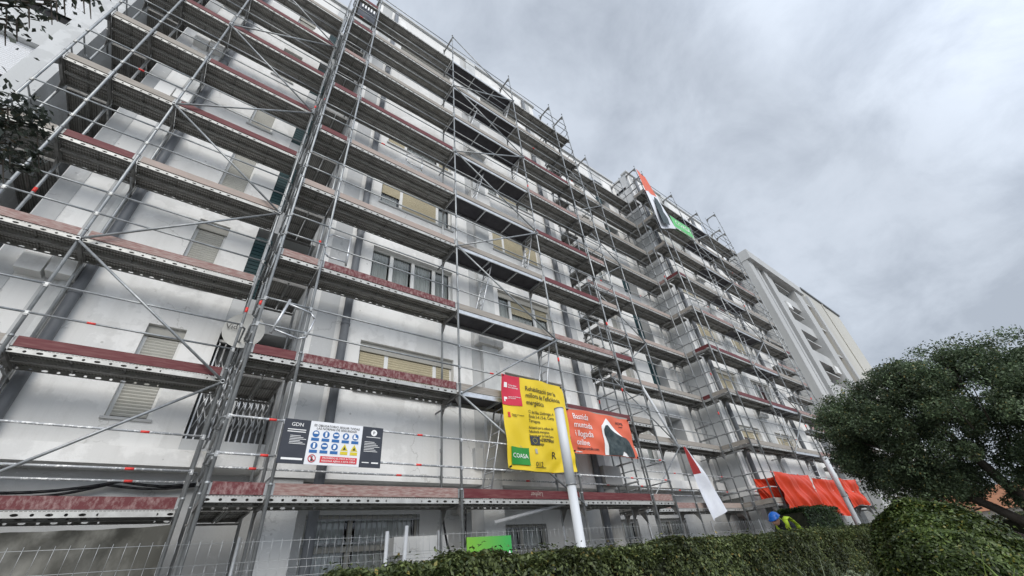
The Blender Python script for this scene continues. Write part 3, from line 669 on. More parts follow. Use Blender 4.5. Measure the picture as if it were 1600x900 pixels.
# ------------------------------------------------------------------ boards and banners
def cloth(x0,x1,z0,z1,y,amp,nx=24,nz=24,seed=1,corner=None,fn=None):
    """a slack sheet; returns builder in world coordinates relative to its lower left"""
    b=MB(); rn=random.Random(seed); ph=[rn.uniform(0,6) for _ in range(6)]
    def f(u,v):
        w=amp*(math.sin(3.1*u+5*v+ph[0])*.5+math.sin(9*u-4*v+ph[1])*.25+math.sin(2*u+11*v+ph[2])*.25)*min(1,6*min(u,1-u,v+.08,1-v+.05)+.15)
        if fn: return fn(u,v,w)
        return (x0+(x1-x0)*u,y+w,z0+(z1-z0)*v)
    for i in range(nx):
        for j in range(nz):
            b.quad(f(i/nx,j/nz),f((i+1)/nx,j/nz),f((i+1)/nx,(j+1)/nz),f(i/nx,(j+1)/nz),0,True)
    return b
def weld(o):
    bm=bmesh.new(); bm.from_mesh(o.data); bmesh.ops.remove_doubles(bm,verts=bm.verts,dist=1e-5); bm.to_mesh(o.data); bm.free(); return o
# safety board
s=thing('safety_board','wide site safety board with blue pictograms and dark side panels','sign',(1.12,6.62,3.08))
Wd,H=1.49,.62
MB().box(.36,1.15,0,.012,0,H).build('board',M['boardwhite'],s)
MB().box(0,.358,0,.012,0,H).build('side_panel',M['navy'],s); MB().box(1.152,Wd,0,.012,0,H).build('side_panel',M['navy'],s)
text('ES OBLIGATORIO SEGUIR TODAS',.046,(.755,-.003,H-.075),s,M['black'],align='CENTER'); text('LAS NORMAS DE SEGURIDAD',.046,(.755,-.003,H-.118),s,M['black'],align='CENTER')
for r_ in range(2):
    for k in range(5):
        cx=.455+k*.148; cz=H-.185-r_*.17
        if r_==1 and k>=3:
            p=MB().prism([(cx-.055,cz-.045),(cx+.055,cz-.045),(cx,cz+.055)],-.004,-.001).build('warning_triangle',M['signyellow'],s); MB().box(cx-.055,cx+.055,-.004,-.001,cz-.103,cz-.058).build('caption',M['signyellow'],p); MB().prism([(cx-.022,cz-.03),(cx+.022,cz-.03),(cx,cz+.015)],-.0065,-.0045).build('mark',M['black'],p)
        else:
            p=MB().tube((cx,-.001,cz),(cx,-.004,cz),.049,0,20).build('pictogram',M['blue'],s); MB().box(cx-.055,cx+.055,-.004,-.001,cz-.103,cz-.060).build('caption',M['blue'],p)
            v_=[[(-.03,0),(.03,0),(.03,.012),(.016,.03),(-.016,.03),(-.03,.012)],[(-.014,-.034),(.014,-.034),(.014,.034),(-.014,.034)],[(-.032,-.006),(.032,-.006),(.032,.016),(-.032,.016)],[(-.022,-.03),(.006,-.03),(.022,.0),(.012,.03),(-.018,.026)],[(-.03,-.028),(.03,-.028),(.03,-.008),(.0,-.006),(.0,.03),(-.028,.03)]][(k+r_)%5]
            MB().prism([(cx+a_,cz+b_) for a_,b_ in v_],-.0065,-.0045).build('figure',M['white'],p)
MB().box(.57,1.11,-.004,-.001,.035,.125).build('red_strip',M['signred'],s)
text('PROHIBIDO EL PASO A TODA',.036,(.84,-.006,.088),s,M['white'],align='CENTER'); text('PERSONA AJENA A ESTA OBRA',.036,(.84,-.006,.047),s,M['white'],align='CENTER')
rg=MB()
for k in range(20):
    a,c=2*math.pi*k/20,2*math.pi*(k+1)/20; rg.tube((.455+.05*math.cos(a),-.004,.085+.05*math.sin(a)),(.455+.05*math.cos(c),-.004,.085+.05*math.sin(c)),.006,0,5)
rg.tube((.42,-.004,.12),(.49,-.004,.05),.006,0,5); rg.build('prohibition_ring',M['signred'],s)
MB().tube((.455,-.003,.108),(.455,-.0035,.108),.011,0,10).prism([(.437,.05),(.473,.05),(.465,.095),(.445,.095)],-.0035,-.003).build('figure',M['black'],s)
text('GDN',.075,(.18,-.003,H-.10),s,M['white'],align='CENTER')
ln=MB()
for k in range(2): ln.box(.06,.31,-.003,-.001,H-.155-k*.03,H-.143-k*.03)
for k in range(6): ln.box(.11,.11+.14+.04*((k*7)%3),-.003,-.001,H-.24-k*.022,H-.233-k*.022)
l2=MB()
for k in range(7): l2.box(1.20,1.20+.16+.03*((k*5)%4),-.003,-.001,H-.24-k*.024,H-.233-k*.024)
ln.box(.05,.33,-.003,-.001,.05,.078); l2.box(1.19,1.30,-.003,-.001,.065,.078); l2.box(1.34,1.45,-.003,-.001,.06,.08)
l2.tube((1.34,-.003,H-.09),(1.34,-.001,H-.09),.05,0,20); l2.box(1.22,1.45,-.003,-.001,H-.165,H-.157); l2.build('lettering',M['white'],s); ln.build('lettering',M['white'],s)
text('P',.07,(1.34,-.005,H-.115),s,M['navy'],align='CENTER')
# prints follow the slack of their sheets
def drape(root,fn,skip=('sheet','batten')):
    for o in list(root.children):
        if o.name.split('.')[0] in skip: continue
        bm=bmesh.new(); bm.from_mesh(o.data)
        if not o.name.startswith('lettering'): bmesh.ops.triangulate(bm,faces=bm.faces)
        for _ in range(6):
            ed=[e for e in bm.edges if e.calc_length()*max(o.scale)>.09]
            if not ed: break
            bmesh.ops.subdivide_edges(bm,edges=ed,cuts=1,use_grid_fill=True)
        Mx=Matrix.LocRotScale(o.location,o.rotation_euler,o.scale); Mi=Mx.inverted()
        for v in bm.verts: p=Mx@v.co; p.y+=fn(p.x,p.z); v.co=Mi@p
        bm.to_mesh(o.data); bm.free()
# yellow banner
s=thing('yellow_banner','yellow funding banner with crimson corner tied to the scaffold','banner',(5.22,6.66,3.22))
Wd,H=1.85,1.97
fy=lambda x,z:.035*math.sin(2.1*x+1.3*z)+.018*math.sin(5.5*x-4.2*z+1)+(.03*math.sin(19*(x*.8-z)+2)*max(0,.55-z)*max(0,x-.5)/1.2)+.012*math.sin(11*x+9*z)
weld(cloth(0,Wd,0,H,0,0,60,60,fn=lambda u,v,w:(Wd*u,fy(Wd*u,H*v),H*v-.03*math.sin(math.pi*u)*(1-v))).build('sheet',M['banneryellow'],s))
Yt=-.012
MB().box(0.0,.50,Yt,Yt+.004,H-.68,H).build('crimson_corner',M['bannerred'],s)
text('Generalitat\nde Catalunya',.052,(.17,Yt-.004,H-.24),s,M['white']); text("Agència de l'Habitatge\nde Catalunya",.033,(.17,Yt-.004,H-.50),s,M['white'])
MB().box(.06,.14,Yt-.004,Yt,H-.29,H-.18).box(.06,.14,Yt-.004,Yt,H-.55,H-.50).box(.06,.09,Yt-.004,Yt,H-.60,H-.551).build('emblem',M['white'],s)
text("Rehabilitació per la\nmillora de l'eficiència\nenergètica",.155,(.62,Yt-.003,H-.30),s,M['black'],sx=.80)
text("C/ del Riu Llobregat, 4\nEscala 3-4 i 5-6, Camp\nTarragona",.098,(.66,Yt-.003,H-.80),s,M['black'],sx=.80)
text("Actuació per la millora de\nl'eficiència energètica\nfinançat per la Unió Euro-\npea, a través del Ministeri\nde l'Habitatge",.085,(.66,Yt-.003,H-1.13),s,M['black'],sx=.72)
MB().box(.66,.90,Yt-.008,Yt-.004,.50,.68).build('blue_flag',M['navy'],s); text('Finançat per\nla Unió Europea',.05,(.95,Yt-.003,.62),s,M['black'])
st=MB()
for k in range(12): a=2*math.pi*k/12; st.box(.78+.055*math.cos(a)-.006,.78+.055*math.cos(a)+.006,Yt-.014,Yt-.011,.59+.055*math.sin(a)-.006,.59+.055*math.sin(a)+.006)
st.build('flag_stars',M['signyellow'],s)
text('R',.20,(1.18,Yt-.003,.24),s,M['black']); text('012',.13,(.72,Yt-.003,.07),s,M['black']); MB().box(.72,.98,Yt-.004,Yt,.045,.055).build('underline',M['black'],s)
MB().box(.10,.58,Yt-.010,Yt-.006,.08,.42).build('green_logo',M['logogreen'],s); text('COASA',.125,(.125,Yt-.018,.21),s,M['white'])
MB().box(.10,.16,Yt-.004,Yt,H-.95,H-.90).box(.10,.16,Yt-.004,Yt,H-.89,H-.84).build('red_mark',M['signred'],s); text('Ministeri de Transports\ni Mobilitat',.035,(.20,Yt-.003,H-.89),s,M['black'])
MB().box(.74,.80,Yt-.004,Yt,.32,.42).build('crest',M['shutbox'],s)
drape(s,fy)
# orange banner
s=thing('orange_banner','orange rental banner with dark gorilla in a white hexagon','banner',(7.14,6.70,3.66))
Wd,H=2.38,1.02
fo=lambda x,z:.03*math.sin(2.3*x+2*z+1)+.014*math.sin(7*x-6*z)+.012*math.sin(13*(x*.5+z))
weld(cloth(0,Wd,0,H,0,0,70,36,fn=lambda u,v,w:(Wd*u,fo(Wd*u,H*v),H*v)).build('sheet',M['orange'],s)); Yt=-.014
text('Bastida\nmuntada\ni llogada\nonline',.20,(.18,Yt,H-.23),s,M['white'],sx=.9); text('humarentals.com',.105,(.20,Yt,.085),s,M['black'],sx=.95)
MB().prism([(1.10,.012),(2.05,.012),(2.05,.16),(1.95,.48),(1.40,.93),(1.12,.70)],Yt,Yt+.004).build('white_hexagon',M['white'],s)
go=[(1.22,.015),(1.25,.25),(1.22,.42),(1.12+.06,.50),(1.18,.62),(1.26,.72),(1.36,.74),(1.44,.66),(1.62,.58),(1.85,.50),(2.03,.48),(2.16,.40),(2.22,.20),(2.24,.015),(1.98,.015),(1.92,.10),(1.78,.14),(1.66,.015)]
MB().prism(go,Yt-.018,Yt-.012).build('gorilla',M['goril'],s)
text('HOME',.105,(1.78,Yt,H-.20),s,M['black']); text('rental',.06,(1.88,Yt,H-.27),s,M['black'])
MB().box(-.02,Wd+.02,.05,.07,H-.01,H+.05).build('batten',M['toe_grey'],s)
drape(s,fo)
for root,Wd_,H_ in (('yellow_banner',1.85,1.97),('orange_banner',2.38,1.02)):
    r0=bpy.data.objects[root]
    for x,z in ((.04,.03),(Wd_-.04,.03),(.04,H_-.03),(Wd_-.04,H_-.03)):
        MB().tube((x,-.03,z),(x,.02,z),.018,0,10).path([(x,-.02,z),(x+(.06 if x>1 else -.06),.05,z+(.05 if z>.5 else -.05)),(x+(.1 if x>1 else -.1),.10,z+(.12 if z>.5 else -.1))],.005,0,5).build('eyelet_tie',M['cable'],r0)
# banner high on the right block
def fn(u,v,w):
    a=Vector((16.57,0,14.0+1.5)); bq=Vector((18.35,0,14.8+1.5)); c=Vector((17.25,0,18.5+1.5)); d=Vector((16.50,0,18.74+1.5))
    p=(a*(1-u)+bq*u)*(1-v)+(d*(1-u)+c*u)*v; return (p.x-16.5,w,p.z-15.5)
s=thing('high_banner','long twisted orange and white banner hanging from the topmost scaffold corner','banner',(16.5,6.62,15.5))
bo=cloth(0,1,0,1,0,.10,12,30,8,fn=fn); bo.m=[1 if (k%30)>17 else 0 for k in range(len(bo.f))]
weld(bo.build('sheet',[M['flagwhite'],M['orange']],s))
gp=[(.28,.35),(.95,.5),(1.05,1.1),(.85,1.5),(.9,2.0),(.75,2.4),(.5,2.5),(.35,2.2),(.25,1.4)]
MB().prism(gp,-.13,-.125).build('gorilla',M['goril'],s)
s=thing('green_banner','pale green banner lettered COASA tied below the parapet beside the twisted high banner','banner',(18.42,6.66,16.60))
weld(cloth(0,2.05,0,.86,0,.03,seed=9).build('sheet',M['signgreen'],s)); text('COASA',.5,(.25,-.04,.27),s,M['white'],sx=.95)
# fence board
s=thing('green_board','lime green board lettered COASA on the mesh fence','sign',(3.75,5.93,1.50)); MB().box(0,.82,0,.015,0,.53).build('board',M['lime'],s); text('COASA',.20,(.17,-.006,.19),s,M['white']); MB().box(.17,.70,-.006,-.001,.13,.15).build('underline',M['white'],s)
# dark printed sheet at the top of the narrow bay
s=thing('black_sheet','dark printed sheet tied across the top of the narrow bay','sheet',(.50,6.87,17.5))
weld(cloth(0,.60,0,1.0,0,.04,10,14,4).build('sheet',M['navy'],s))
b=MB()
for k in range(5): b.box(.08+.1*k,.13+.1*k,-.055,-.05,.62,.85)
b.build('print',M['white'],s)
# flag
def ff(u,v,w):
    tl,tr,br_,bl_=Vector((13.68,0,4.56)),Vector((13.86,0,4.50)),Vector((14.93,0,2.57)),Vector((14.05,0,2.31))
    p=(tl*(1-u)+tr*u)*v+(bl_*(1-u)+br_*u)*(1-v); bow=.16*math.sin(math.pi*v)*u; return (p.x-13.9+bow,w+.10*math.sin(5*u+2*v)*(1-v),p.z)
bo=cloth(0,1,0,1,0,.09,10,28,6,fn=ff); bo.m=[1 if (k%28)>=17-(k//28)*0 and (k//28)<6 else 0 for k in range(len(bo.f))]
s=weld(bo.build('hanging_flag',[M['flagwhite'],M['flagred']],None,(13.9,7.72,0))); tag(s,'long white flag with a red band hanging from the recess scaffold','flag')
# tarpaulins
def tarp(name,x0,x1,z0,z1,y,seed,lab,ang=0,amp=.11,sag=.25):
    def f(u,v,w):
        q=u*1.25-(1-v)*.55; fold=(.07*math.sin(11*q+seed)+.035*math.sin(27*q+2*seed+2*v)+.02*math.sin(50*q))*(.25+.75*(1-v))
        sgz=-sag*math.sin(math.pi*u)*(v**3)*.2 - .10*(1-v)*math.sin(3.1*u+seed)
        return ((x1-x0)*u,w+fold,(z1-z0)*v+sgz)
    s=weld(cloth(0,1,0,1,0,amp,60,24,seed,fn=f).build(name,M['tarp'],None,(x0,y,z0))); s.rotation_euler=(0,0,ang); tag(s,lab,'tarpaulin','orange tarpaulins')
tarp('tarpaulin',17.3,20.55,2.35,3.7,6.66,2,'large orange tarpaulin tied on the scaffold above the worker')
tarp('tarpaulin',20.65,23.5,2.3,3.62,6.66,5,'orange tarpaulin with a diagonal brace across it, above the box shrub')
tarp('tarpaulin',23.9,26.2,2.55,3.72,6.66,9,'smaller orange tarpaulin beyond the sleeved pole')
tarp('tarpaulin',17.35,18.2,2.75,3.6,7.45,11,'crumpled orange tarpaulin on the corner return beside the grey post',R(-60))
# debris net under the left deck
NETLAB=('brown translucent sheet hanging under the lowest deck below the black cables','netting')
def nf(u,v,w): return (4.25*u,w+.16*abs(math.sin(11*(u-1.03)/(1.25-v)*.6+1))*(1-.5*v)+.07*abs(math.sin(31*(u-1.02)*(1.3-v))),.1+2.42*v-.05*math.sin(math.pi*u))
s=weld(cloth(0,1,0,1,0,.10,70,30,21,fn=nf).build('debris_net',M['net'],None,(-4.0,7.86,0))); tag(s,*NETLAB)

# ------------------------------------------------------------------ poles, fences
def pole(x,y,lab):
    p=thing('sleeved_pole',lab,'pole',(x,y,0),'white sleeved poles')
    MB().tube((0,0,2.72),(0,0,4.06),.088,0,20).build('upper_sleeve',M['pole'],p); MB().tube((0,0,.03),(0,0,2.70),.080,0,20).build('shaft',M['pole' if x<10 else 'polegrey'],p)
    MB().tube((0,0,2.70),(0,0,2.722),.094,0,20).build('collar',M['steel_dull'],p); MB().tube((0,0,4.06),(0,0,4.075),.095,0,20).build('cap',M['steel_dull'],p); MB().box(-.2,.2,-.2,.2,0,.03).build('base_plate',M['steel_dull'],p)
pole(5.66,5.5,'white sleeved pole in front of the yellow banner'); pole(19.44,5.5,'white sleeved pole in front of the orange tarpaulins')
def panel_mesh():
    b=MB(); W_,H_=2.45,2.0; r=.0019
    n=24
    for k in range(n+1):
        x=.02+k*(W_-.04)/n; pts=[(x,0,.03),(x,0,.55),(x,-.04,.62),(x,0,.69),(x,0,1.62),(x,-.05,1.70),(x,0,1.78),(x,0,H_)]
        b.path(pts,r,0,4)
    for z in (.05,.3,.55,.69,.95,1.2,1.45,1.62,1.78,1.97): b.tube((0,.004,z),(W_,.004,z),r*1.15,0,4)
    for z in (.62,1.70): b.tube((0,-.045,z),(W_,-.045,z),r*1.15,0,4)
    return b.mesh('mesh_panel',M['wire'])
pm=panel_mesh(); fx=-4.15; k=0
where=['beyond the debris sheet','in front of the debris sheet','below the safety board','holding the lime green board','next after the lime green board','behind the white pole','below the orange banner','near the hanging flag','near the worker']
for k in range(8):
    p=thing('fence_panel','grey wire mesh fence panel '+where[k],'fence panel',(fx,6.0,.12),'mesh fence panels along the site')
    link('mesh_panel',pm,p); MB().tube((-.015,.03,-.1),(-.015,.03,2.02),.019,0,8).build('post',M['steel_dull'],p); MB().box(-.2,.2,-.12,.18,-.12,-.005).build('foot_block',M['concrete'],p); fx+=2.5
tag(MB().tube((0,0,0),(.02,.05,2.12),.024,0,8).build('stake',M['stakegrey'],None,(2.42,5.7,0)),'white painted stake beside its slanting twin behind the hedge','stake')
tag(MB().tube((0,0,0),(.12,.08,2.18),.026,0,8).build('stake',M['stakegrey'],None,(2.60,5.7,0)),'slanting white stake behind the hedge, beside the upright one','stake')
tag(MB().tube((0,0,0),(-.10,.08,2.10),.022,0,8).build('stake',M['stakegrey'],None,(5.98,5.6,0)),'thin white stake right beside the sleeved pole','stake')
gw=MB().box(2.5,16.6,6.25,6.6,0,.75); tag(gw.build('low_wall',M['wall']),'low white garden wall behind the mesh fence','wall')

# ------------------------------------------------------------------ foliage
def leaves(name,mt,pos,nor,size,parent=None,aspect=.5,jit=.7,loc=None):
    n=len(pos); pos=np.asarray(pos,float); d=np.asarray(nor,float)+NR.normal(0,jit,(n,3)); d/=np.linalg.norm(d,axis=1)[:,None]
    a=NR.normal(0,1,(n,3)); u=np.cross(d,a); u/=np.linalg.norm(u,axis=1)[:,None]; w=np.cross(d,u)
    s=(size*NR.uniform(.65,1.35,n))[:,None]
    v=np.empty((n,4,3)); v[:,0]=pos-u*s*.5; v[:,2]=pos+u*s*.5; v[:,1]=pos+w*s*aspect*.5+d*s*.10-u*s*.05; v[:,3]=pos-w*s*aspect*.5+d*s*.10-u*s*.05
    me=bpy.data.meshes.new(name); me.vertices.add(n*4); me.vertices.foreach_set('co',v.reshape(-1).astype(np.float32)); me.loops.add(n*4); me.loops.foreach_set('vertex_index',np.arange(n*4,dtype=np.int32))
    me.polygons.add(n); me.polygons.foreach_set('loop_start',np.arange(0,n*4,4,dtype=np.int32)); me.update(calc_edges=True); me.validate(); me.materials.append(mt)
    return link(name,me,parent,loc)
def lump(p,s,seed=0):
    return (np.sin(p[:,0]*s*1.0+seed)+np.sin(p[:,1]*s*1.3+1.7*seed)+np.sin(p[:,2]*s*1.1+.6*seed)+np.sin((p[:,0]+p[:,2])*s*2.1+seed))/4
def hedge(name,x0,x1,y0,y1,z1,n,size,mt,label,seed,zlow=.0):
    h=thing(name,label,'hedge',((x0+x1)/2,(y0+y1)/2,.0)); c=np.array([(x0+x1)/2,(y0+y1)/2,0])
    q=NR.uniform(0,1,(n,3)); p=np.empty((n,3)); side=NR.uniform(0,1,n)
    p[:,0]=x0+(x1-x0)*q[:,0]; p[:,1]=y0+(y1-y0)*q[:,1]; p[:,2]=zlow+(z1-zlow)*q[:,2]
    top=side<.40; fr=(side>=.40)&(side<.85); bk=side>=.85
    nor=np.zeros((n,3)); p[top,2]=z1; nor[top,2]=1; p[fr,1]=y0; nor[fr,1]=-1; p[bk,1]=y1; nor[bk,1]=1
    inset=np.abs(NR.normal(0,.05,n)); lm=lump(p,2.6,seed)*.06+lump(p,9,seed+2)*.045+lump(p,21,seed+5)*.02
    p+=nor*(lm-inset)[:,None]; tall=NR.uniform(0,1,n)<.03; p[tall&top,2]+=NR.uniform(.015,.06,(tall&top).sum())
    nor+=np.array([0,0,.35])
    leaves('foliage',mt,p-c,nor,size,h,.5,.55)
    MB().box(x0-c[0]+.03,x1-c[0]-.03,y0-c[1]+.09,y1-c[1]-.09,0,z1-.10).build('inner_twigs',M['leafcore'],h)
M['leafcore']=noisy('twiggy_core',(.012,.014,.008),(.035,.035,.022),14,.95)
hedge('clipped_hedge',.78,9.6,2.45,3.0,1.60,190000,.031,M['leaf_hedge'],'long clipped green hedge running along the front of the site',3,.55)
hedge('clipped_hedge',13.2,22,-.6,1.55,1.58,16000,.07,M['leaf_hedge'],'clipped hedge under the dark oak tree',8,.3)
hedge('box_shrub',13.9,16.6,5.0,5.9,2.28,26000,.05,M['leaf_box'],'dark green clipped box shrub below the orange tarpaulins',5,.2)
def ball(name,c,r,n,size,mt,label,seed,cat='bush'):
    h=thing(name,label,cat,c); d=NR.normal(0,1,(n,3)); d/=np.linalg.norm(d,axis=1)[:,None]; d[:,2]=np.where(d[:,2]<-.6,-d[:,2],d[:,2])
    rr=np.array(r); p=d*rr; k=1+lump(d,3.3,seed)*.09+lump(d,9,seed)*.07-np.abs(NR.normal(0,.07,n)); st_=NR.uniform(0,1,n)<.012; k[st_]+=NR.uniform(.03,.14,st_.sum()); p*=k[:,None]
    leaves('foliage',mt,p,d+np.array([0,0,.25]),size,h,.5,.5)
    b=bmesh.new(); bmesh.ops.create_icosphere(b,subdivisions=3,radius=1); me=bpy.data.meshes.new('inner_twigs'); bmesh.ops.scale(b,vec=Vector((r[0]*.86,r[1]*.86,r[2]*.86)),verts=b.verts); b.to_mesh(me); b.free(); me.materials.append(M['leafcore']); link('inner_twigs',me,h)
ball('round_bush',(6.12,1.16,.93),(.60,.66,.84),120000,.034,M['leaf_bush'],'large round glossy green bush at the end of the clipped hedge',4)
ball('low_shrub',(5.42,.72,.62),(.34,.34,.46),5000,.05,M['leaf_lime'],'lime green leafy shrub beside the round bush',6)
def strappy(c,n,h,lab,mt):
    b=MB()
    for k in range(n):
        a=random.uniform(0,6.28); l=h*random.uniform(.6,1.1); lean=random.uniform(.15,.75); w=random.uniform(.012,.02); o=Vector((random.uniform(-.22,.22),random.uniform(-.15,.15),0)); pr=None
        for j in range(6):
            u=j/5; q=o+Vector((math.cos(a)*lean*l*u*u,math.sin(a)*lean*l*u*u,l*u*(1-.35*u*lean))); ww=w*(1-u*.9); sd=Vector((-math.sin(a),math.cos(a),0))*ww
            if pr: b.quad(pr[0],pr[1],q+sd,q-sd,0,True)
            pr=(q-sd,q+sd)
    tag(b.build('strappy_plant',mt,None,c),lab,'plant')
strappy((5.15,1.88,.62),90,.75,'pale strap leaved plant in front of the hedge',M['leaf_pale'])
strappy((5.40,.78,.62),70,.7,'grassy lime plant in front of the round bush',M['leaf_lime'])
ball('variegated_shrub',(5.35,1.80,.80),(.34,.30,.42),3500,.05,M['leaf_pale'],'pale variegated shrub in front of the clipped hedge',12)
# trees
def limb(b,pts,r0,r1,n=8):
    for k,(p,q) in enumerate(zip(pts,pts[1:])):
        a=r0+(r1-r0)*k/(len(pts)-1); c=r0+(r1-r0)*(k+1)/(len(pts)-1); b.tube(p,q,a,0,n,c,cap=False)
tr=thing('holm_oak','dark spreading evergreen oak behind the round bush','tree',(12.1,.75,0))
b=MB(); limb(b,[(0,0,0),(.02,.02,.7),(.0,.0,1.3),(-.05,.1,1.9)],.16,.11); limb(b,[(0,0,1.15),(-.1,.5,1.7),(-.2,1.0,2.15),(-.25,1.5,2.6)],.09,.04); limb(b,[(0,0,1.3),(.2,-.5,1.9),(.3,-1.1,2.6),(.3,-1.5,3.2)],.10,.04); limb(b,[(-.05,.1,1.85),(-.2,.3,2.6),(-.1,.5,3.3)],.09,.03); limb(b,[(0,0,.9),(-.05,.45,1.25),(-.1,1.0,1.55),(-.15,1.5,2.0)],.07,.03)
b.build('trunk',M['bark'],tr)
cl=[]
while len(cl)<460:
    q=NR.uniform(-1,1,3); e=(np.abs(q)**2.6).sum()
    if e>1 or (e<.30 and NR.uniform()<.6): continue
    p=np.array([-.1+1.7*q[0],.18+2.22*q[1],3.12+1.22*q[2]+.10*math.sin(6*q[1]+2)+.06*math.sin(11*q[1])])
    if p[2]<1.95+.14*math.sin(5*p[1]): continue
    cl.append(p)
for p in [(-.4,1.7,2.05),(-.4,1.9,2.35),(-.5,1.5,1.85),(-.3,1.2,1.9),(-.2,.7,1.95),(-.4,2.1,2.8),(.1,-1.2,2.2),(-.2,.2,1.75),(-.3,.9,1.65),(-.3,1.35,1.62)]: cl.append(np.array(p))
for _ in range(110):
    q=NR.normal(0,1,3); q/=np.linalg.norm(q); q[2]=abs(q[2])*1.0
    cl.append(np.array([-.1+1.8*q[0],.18+2.35*q[1],3.12+1.36*q[2]**.6]))
cl=np.array(cl); R0=np.where(np.arange(len(cl))<len(cl)-110,NR.uniform(.14,.32,len(cl)),NR.uniform(.10,.24,len(cl))); W0=np.where(np.arange(len(cl))<len(cl)-110,R0**1.5,R0**1.5*.16); idx=NR.choice(len(cl),270000,p=W0/W0.sum()); off=NR.normal(0,1,(270000,3)); rad=R0[idx]
off/=np.linalg.norm(off,axis=1)[:,None]; off*=(NR.uniform(.25,1,270000)**.6)[:,None]*rad[:,None]*np.array([1,1,.8])
leaves('crown',M['leaf_oak'],cl[idx]+off,off+np.array([0,0,.15]),.046,tr,.5,.5)
for p in cl[::9]: MB().tube(p*.7+np.array([0,0,.55]),p,.016,0,5,.006,cap=False).build('twig',M['bark'],tr)
# overhanging branch, top left
tl=thing('street_tree','overhanging dark leafy branches close to the camera','tree',(-2.9,.9,0))
b=MB(); limb(b,[(0,0,0),(0,0,1.5),(.1,.05,3.0),(.2,.1,4.4)],.14,.09); limb(b,[(.1,.05,3.2),(.7,.5,3.75),(1.25,.95,4.2),(1.62,1.1,4.30)],.05,.012); limb(b,[(.1,.05,2.8),(.7,.7,3.2),(1.2,1.25,3.65),(1.62,1.5,3.80)],.05,.012); limb(b,[(.1,.05,2.7),(.9,.9,3.3),(1.4,1.5,3.52),(1.68,1.66,3.60)],.04,.01)
b.build('trunk',M['bark'],tl)
A=[]
def spray(px,n,s):
    for q in NR.normal(0,1,(n,3)): A.append(np.array(px)+q*np.array(s))
def pix(x,y,d):      # a point d metres along the sight line of photo pixel (x, y): used only to find where the twigs hang
    r=np.array([x-800,y-450,631.72])@CAMR; r/=np.linalg.norm(r); return r*d+np.array([2.9,-.9,1.5])
yaw,pit,rol=R(41.2242),R(35.3191),R(-6.65167)
f_=np.array([math.sin(yaw)*math.cos(pit),math.cos(yaw)*math.cos(pit),math.sin(pit)]); r_=np.array([math.cos(yaw),-math.sin(yaw),0]); u_=np.cross(r_,f_)
r2=math.cos(rol)*r_+math.sin(rol)*u_; u2=-math.sin(rol)*r_+math.cos(rol)*u_
CAMR=np.array([r2,-u2,f_])
for (x,y,d,n,sp) in ((10,10,3.4,110,.10),(45,12,3.4,80,.08),(80,8,3.5,50,.06),(100,-5,3.5,40,.05),(130,-8,3.5,40,.05),(8,38,3.4,22,.05),(12,165,3.4,120,.10),(30,195,3.4,120,.10),(15,225,3.3,130,.10),(5,250,3.3,80,.07),(48,175,3.5,36,.05),(58,195,3.4,40,.045),(42,260,3.4,40,.04),(-30,200,3.4,120,.12),(-20,20,3.4,120,.12),(60,240,3.4,22,.04),(88,2,3.4,14,.03),(26,32,3.4,24,.03),(140,0,3.5,14,.03)):
    c=pix(x,y,d); spray(c,int(n*(1.0 if y>90 else .5)),(sp*.62,)*3); e=pix(x-90,y-10,d+.1); MB().tube(e,c,.010,0,5,.004,cap=False).tube(c,c+np.array([.05,.02,-.12]),.004,0,4,.002,cap=False).build('twig',M['bark'],tl)
leaves('crown',M['leaf_near'],A,np.tile([0,-.2,1.],(len(A),1)),.036,tl,.5,.8)

# ------------------------------------------------------------------ worker
tag(MB().box(11.9,13.6,4.7,5.4,.262,.60).build('step',M['concrete']),kind='structure')
wk=thing('person','construction worker in blue helmet and yellow vest behind the hedge, head bowed','person',(12.85,5.05,.56),rot=(0,0,R(-100)))
def skin(name,verts,edges,radii,m,parent,root=0,sub=2):
    me=bpy.data.meshes.new(name); me.from_pydata(verts,edges,[]); o=link(name,me,parent); md=o.modifiers.new('skin','SKIN'); o.modifiers.new('sub','SUBSURF').levels=sub; o.modifiers[-1].render_levels=sub
    for i,v in enumerate(me.skin_vertices[0].data):
        r=radii[i]; v.radius=(r,r) if not isinstance(r,tuple) else r; v.use_root=(i==root)
    me.materials.append(m); return o
V=[(0,.06,.95),(0,-.07,1.13),(0,-.22,1.28),(0,-.33,1.36),(0,-.42,1.41),(0,-.50,1.44),(0,-.56,1.46),
   (-.19,-.29,1.33),(-.26,-.36,1.08),(-.19,-.52,.96),(.19,-.29,1.33),(.26,-.36,1.08),(.19,-.52,.96),
   (-.10,.06,.90),(-.11,-.03,.50),(-.11,.02,.10),(-.11,-.14,.04),(.10,.06,.90),(.11,-.03,.50),(.11,.02,.10),(.11,-.14,.04)]
Ed=[(0,1),(1,2),(2,3),(3,4),(4,5),(5,6),(3,7),(7,8),(8,9),(3,10),(10,11),(11,12),(0,13),(13,14),(14,15),(15,16),(0,17),(17,18),(18,19),(19,20)]
Rd=[(.16,.12),(.16,.12),(.18,.12),(.13,.10),.058,.088,.085,.075,.055,.042,.075,.055,.042,.095,.068,.05,.045,.095,.068,.05,.045]
skin('body',V,Ed,Rd,M['navycloth'],wk)
bm=bmesh.new(); bmesh.ops.create_uvsphere(bm,u_segments=20,v_segments=14,radius=.105)
for v in bm.verts:
    v.co.z*=1.22; v.co.x*=.86
    if v.co.y<-.07 and -.03<v.co.z<.03: v.co.y-=.022*(1-abs(v.co.x)/.1)
me=bpy.data.meshes.new('face'); bm.to_mesh(me); bm.free(); me.materials.append(M['skin']); link('face',me,wk,(0,-.59,1.46),(R(30),0,0))
MB().box(-.085,.085,-.705,-.67,1.43,1.47).build('dark_glasses',M['shades'],wk)
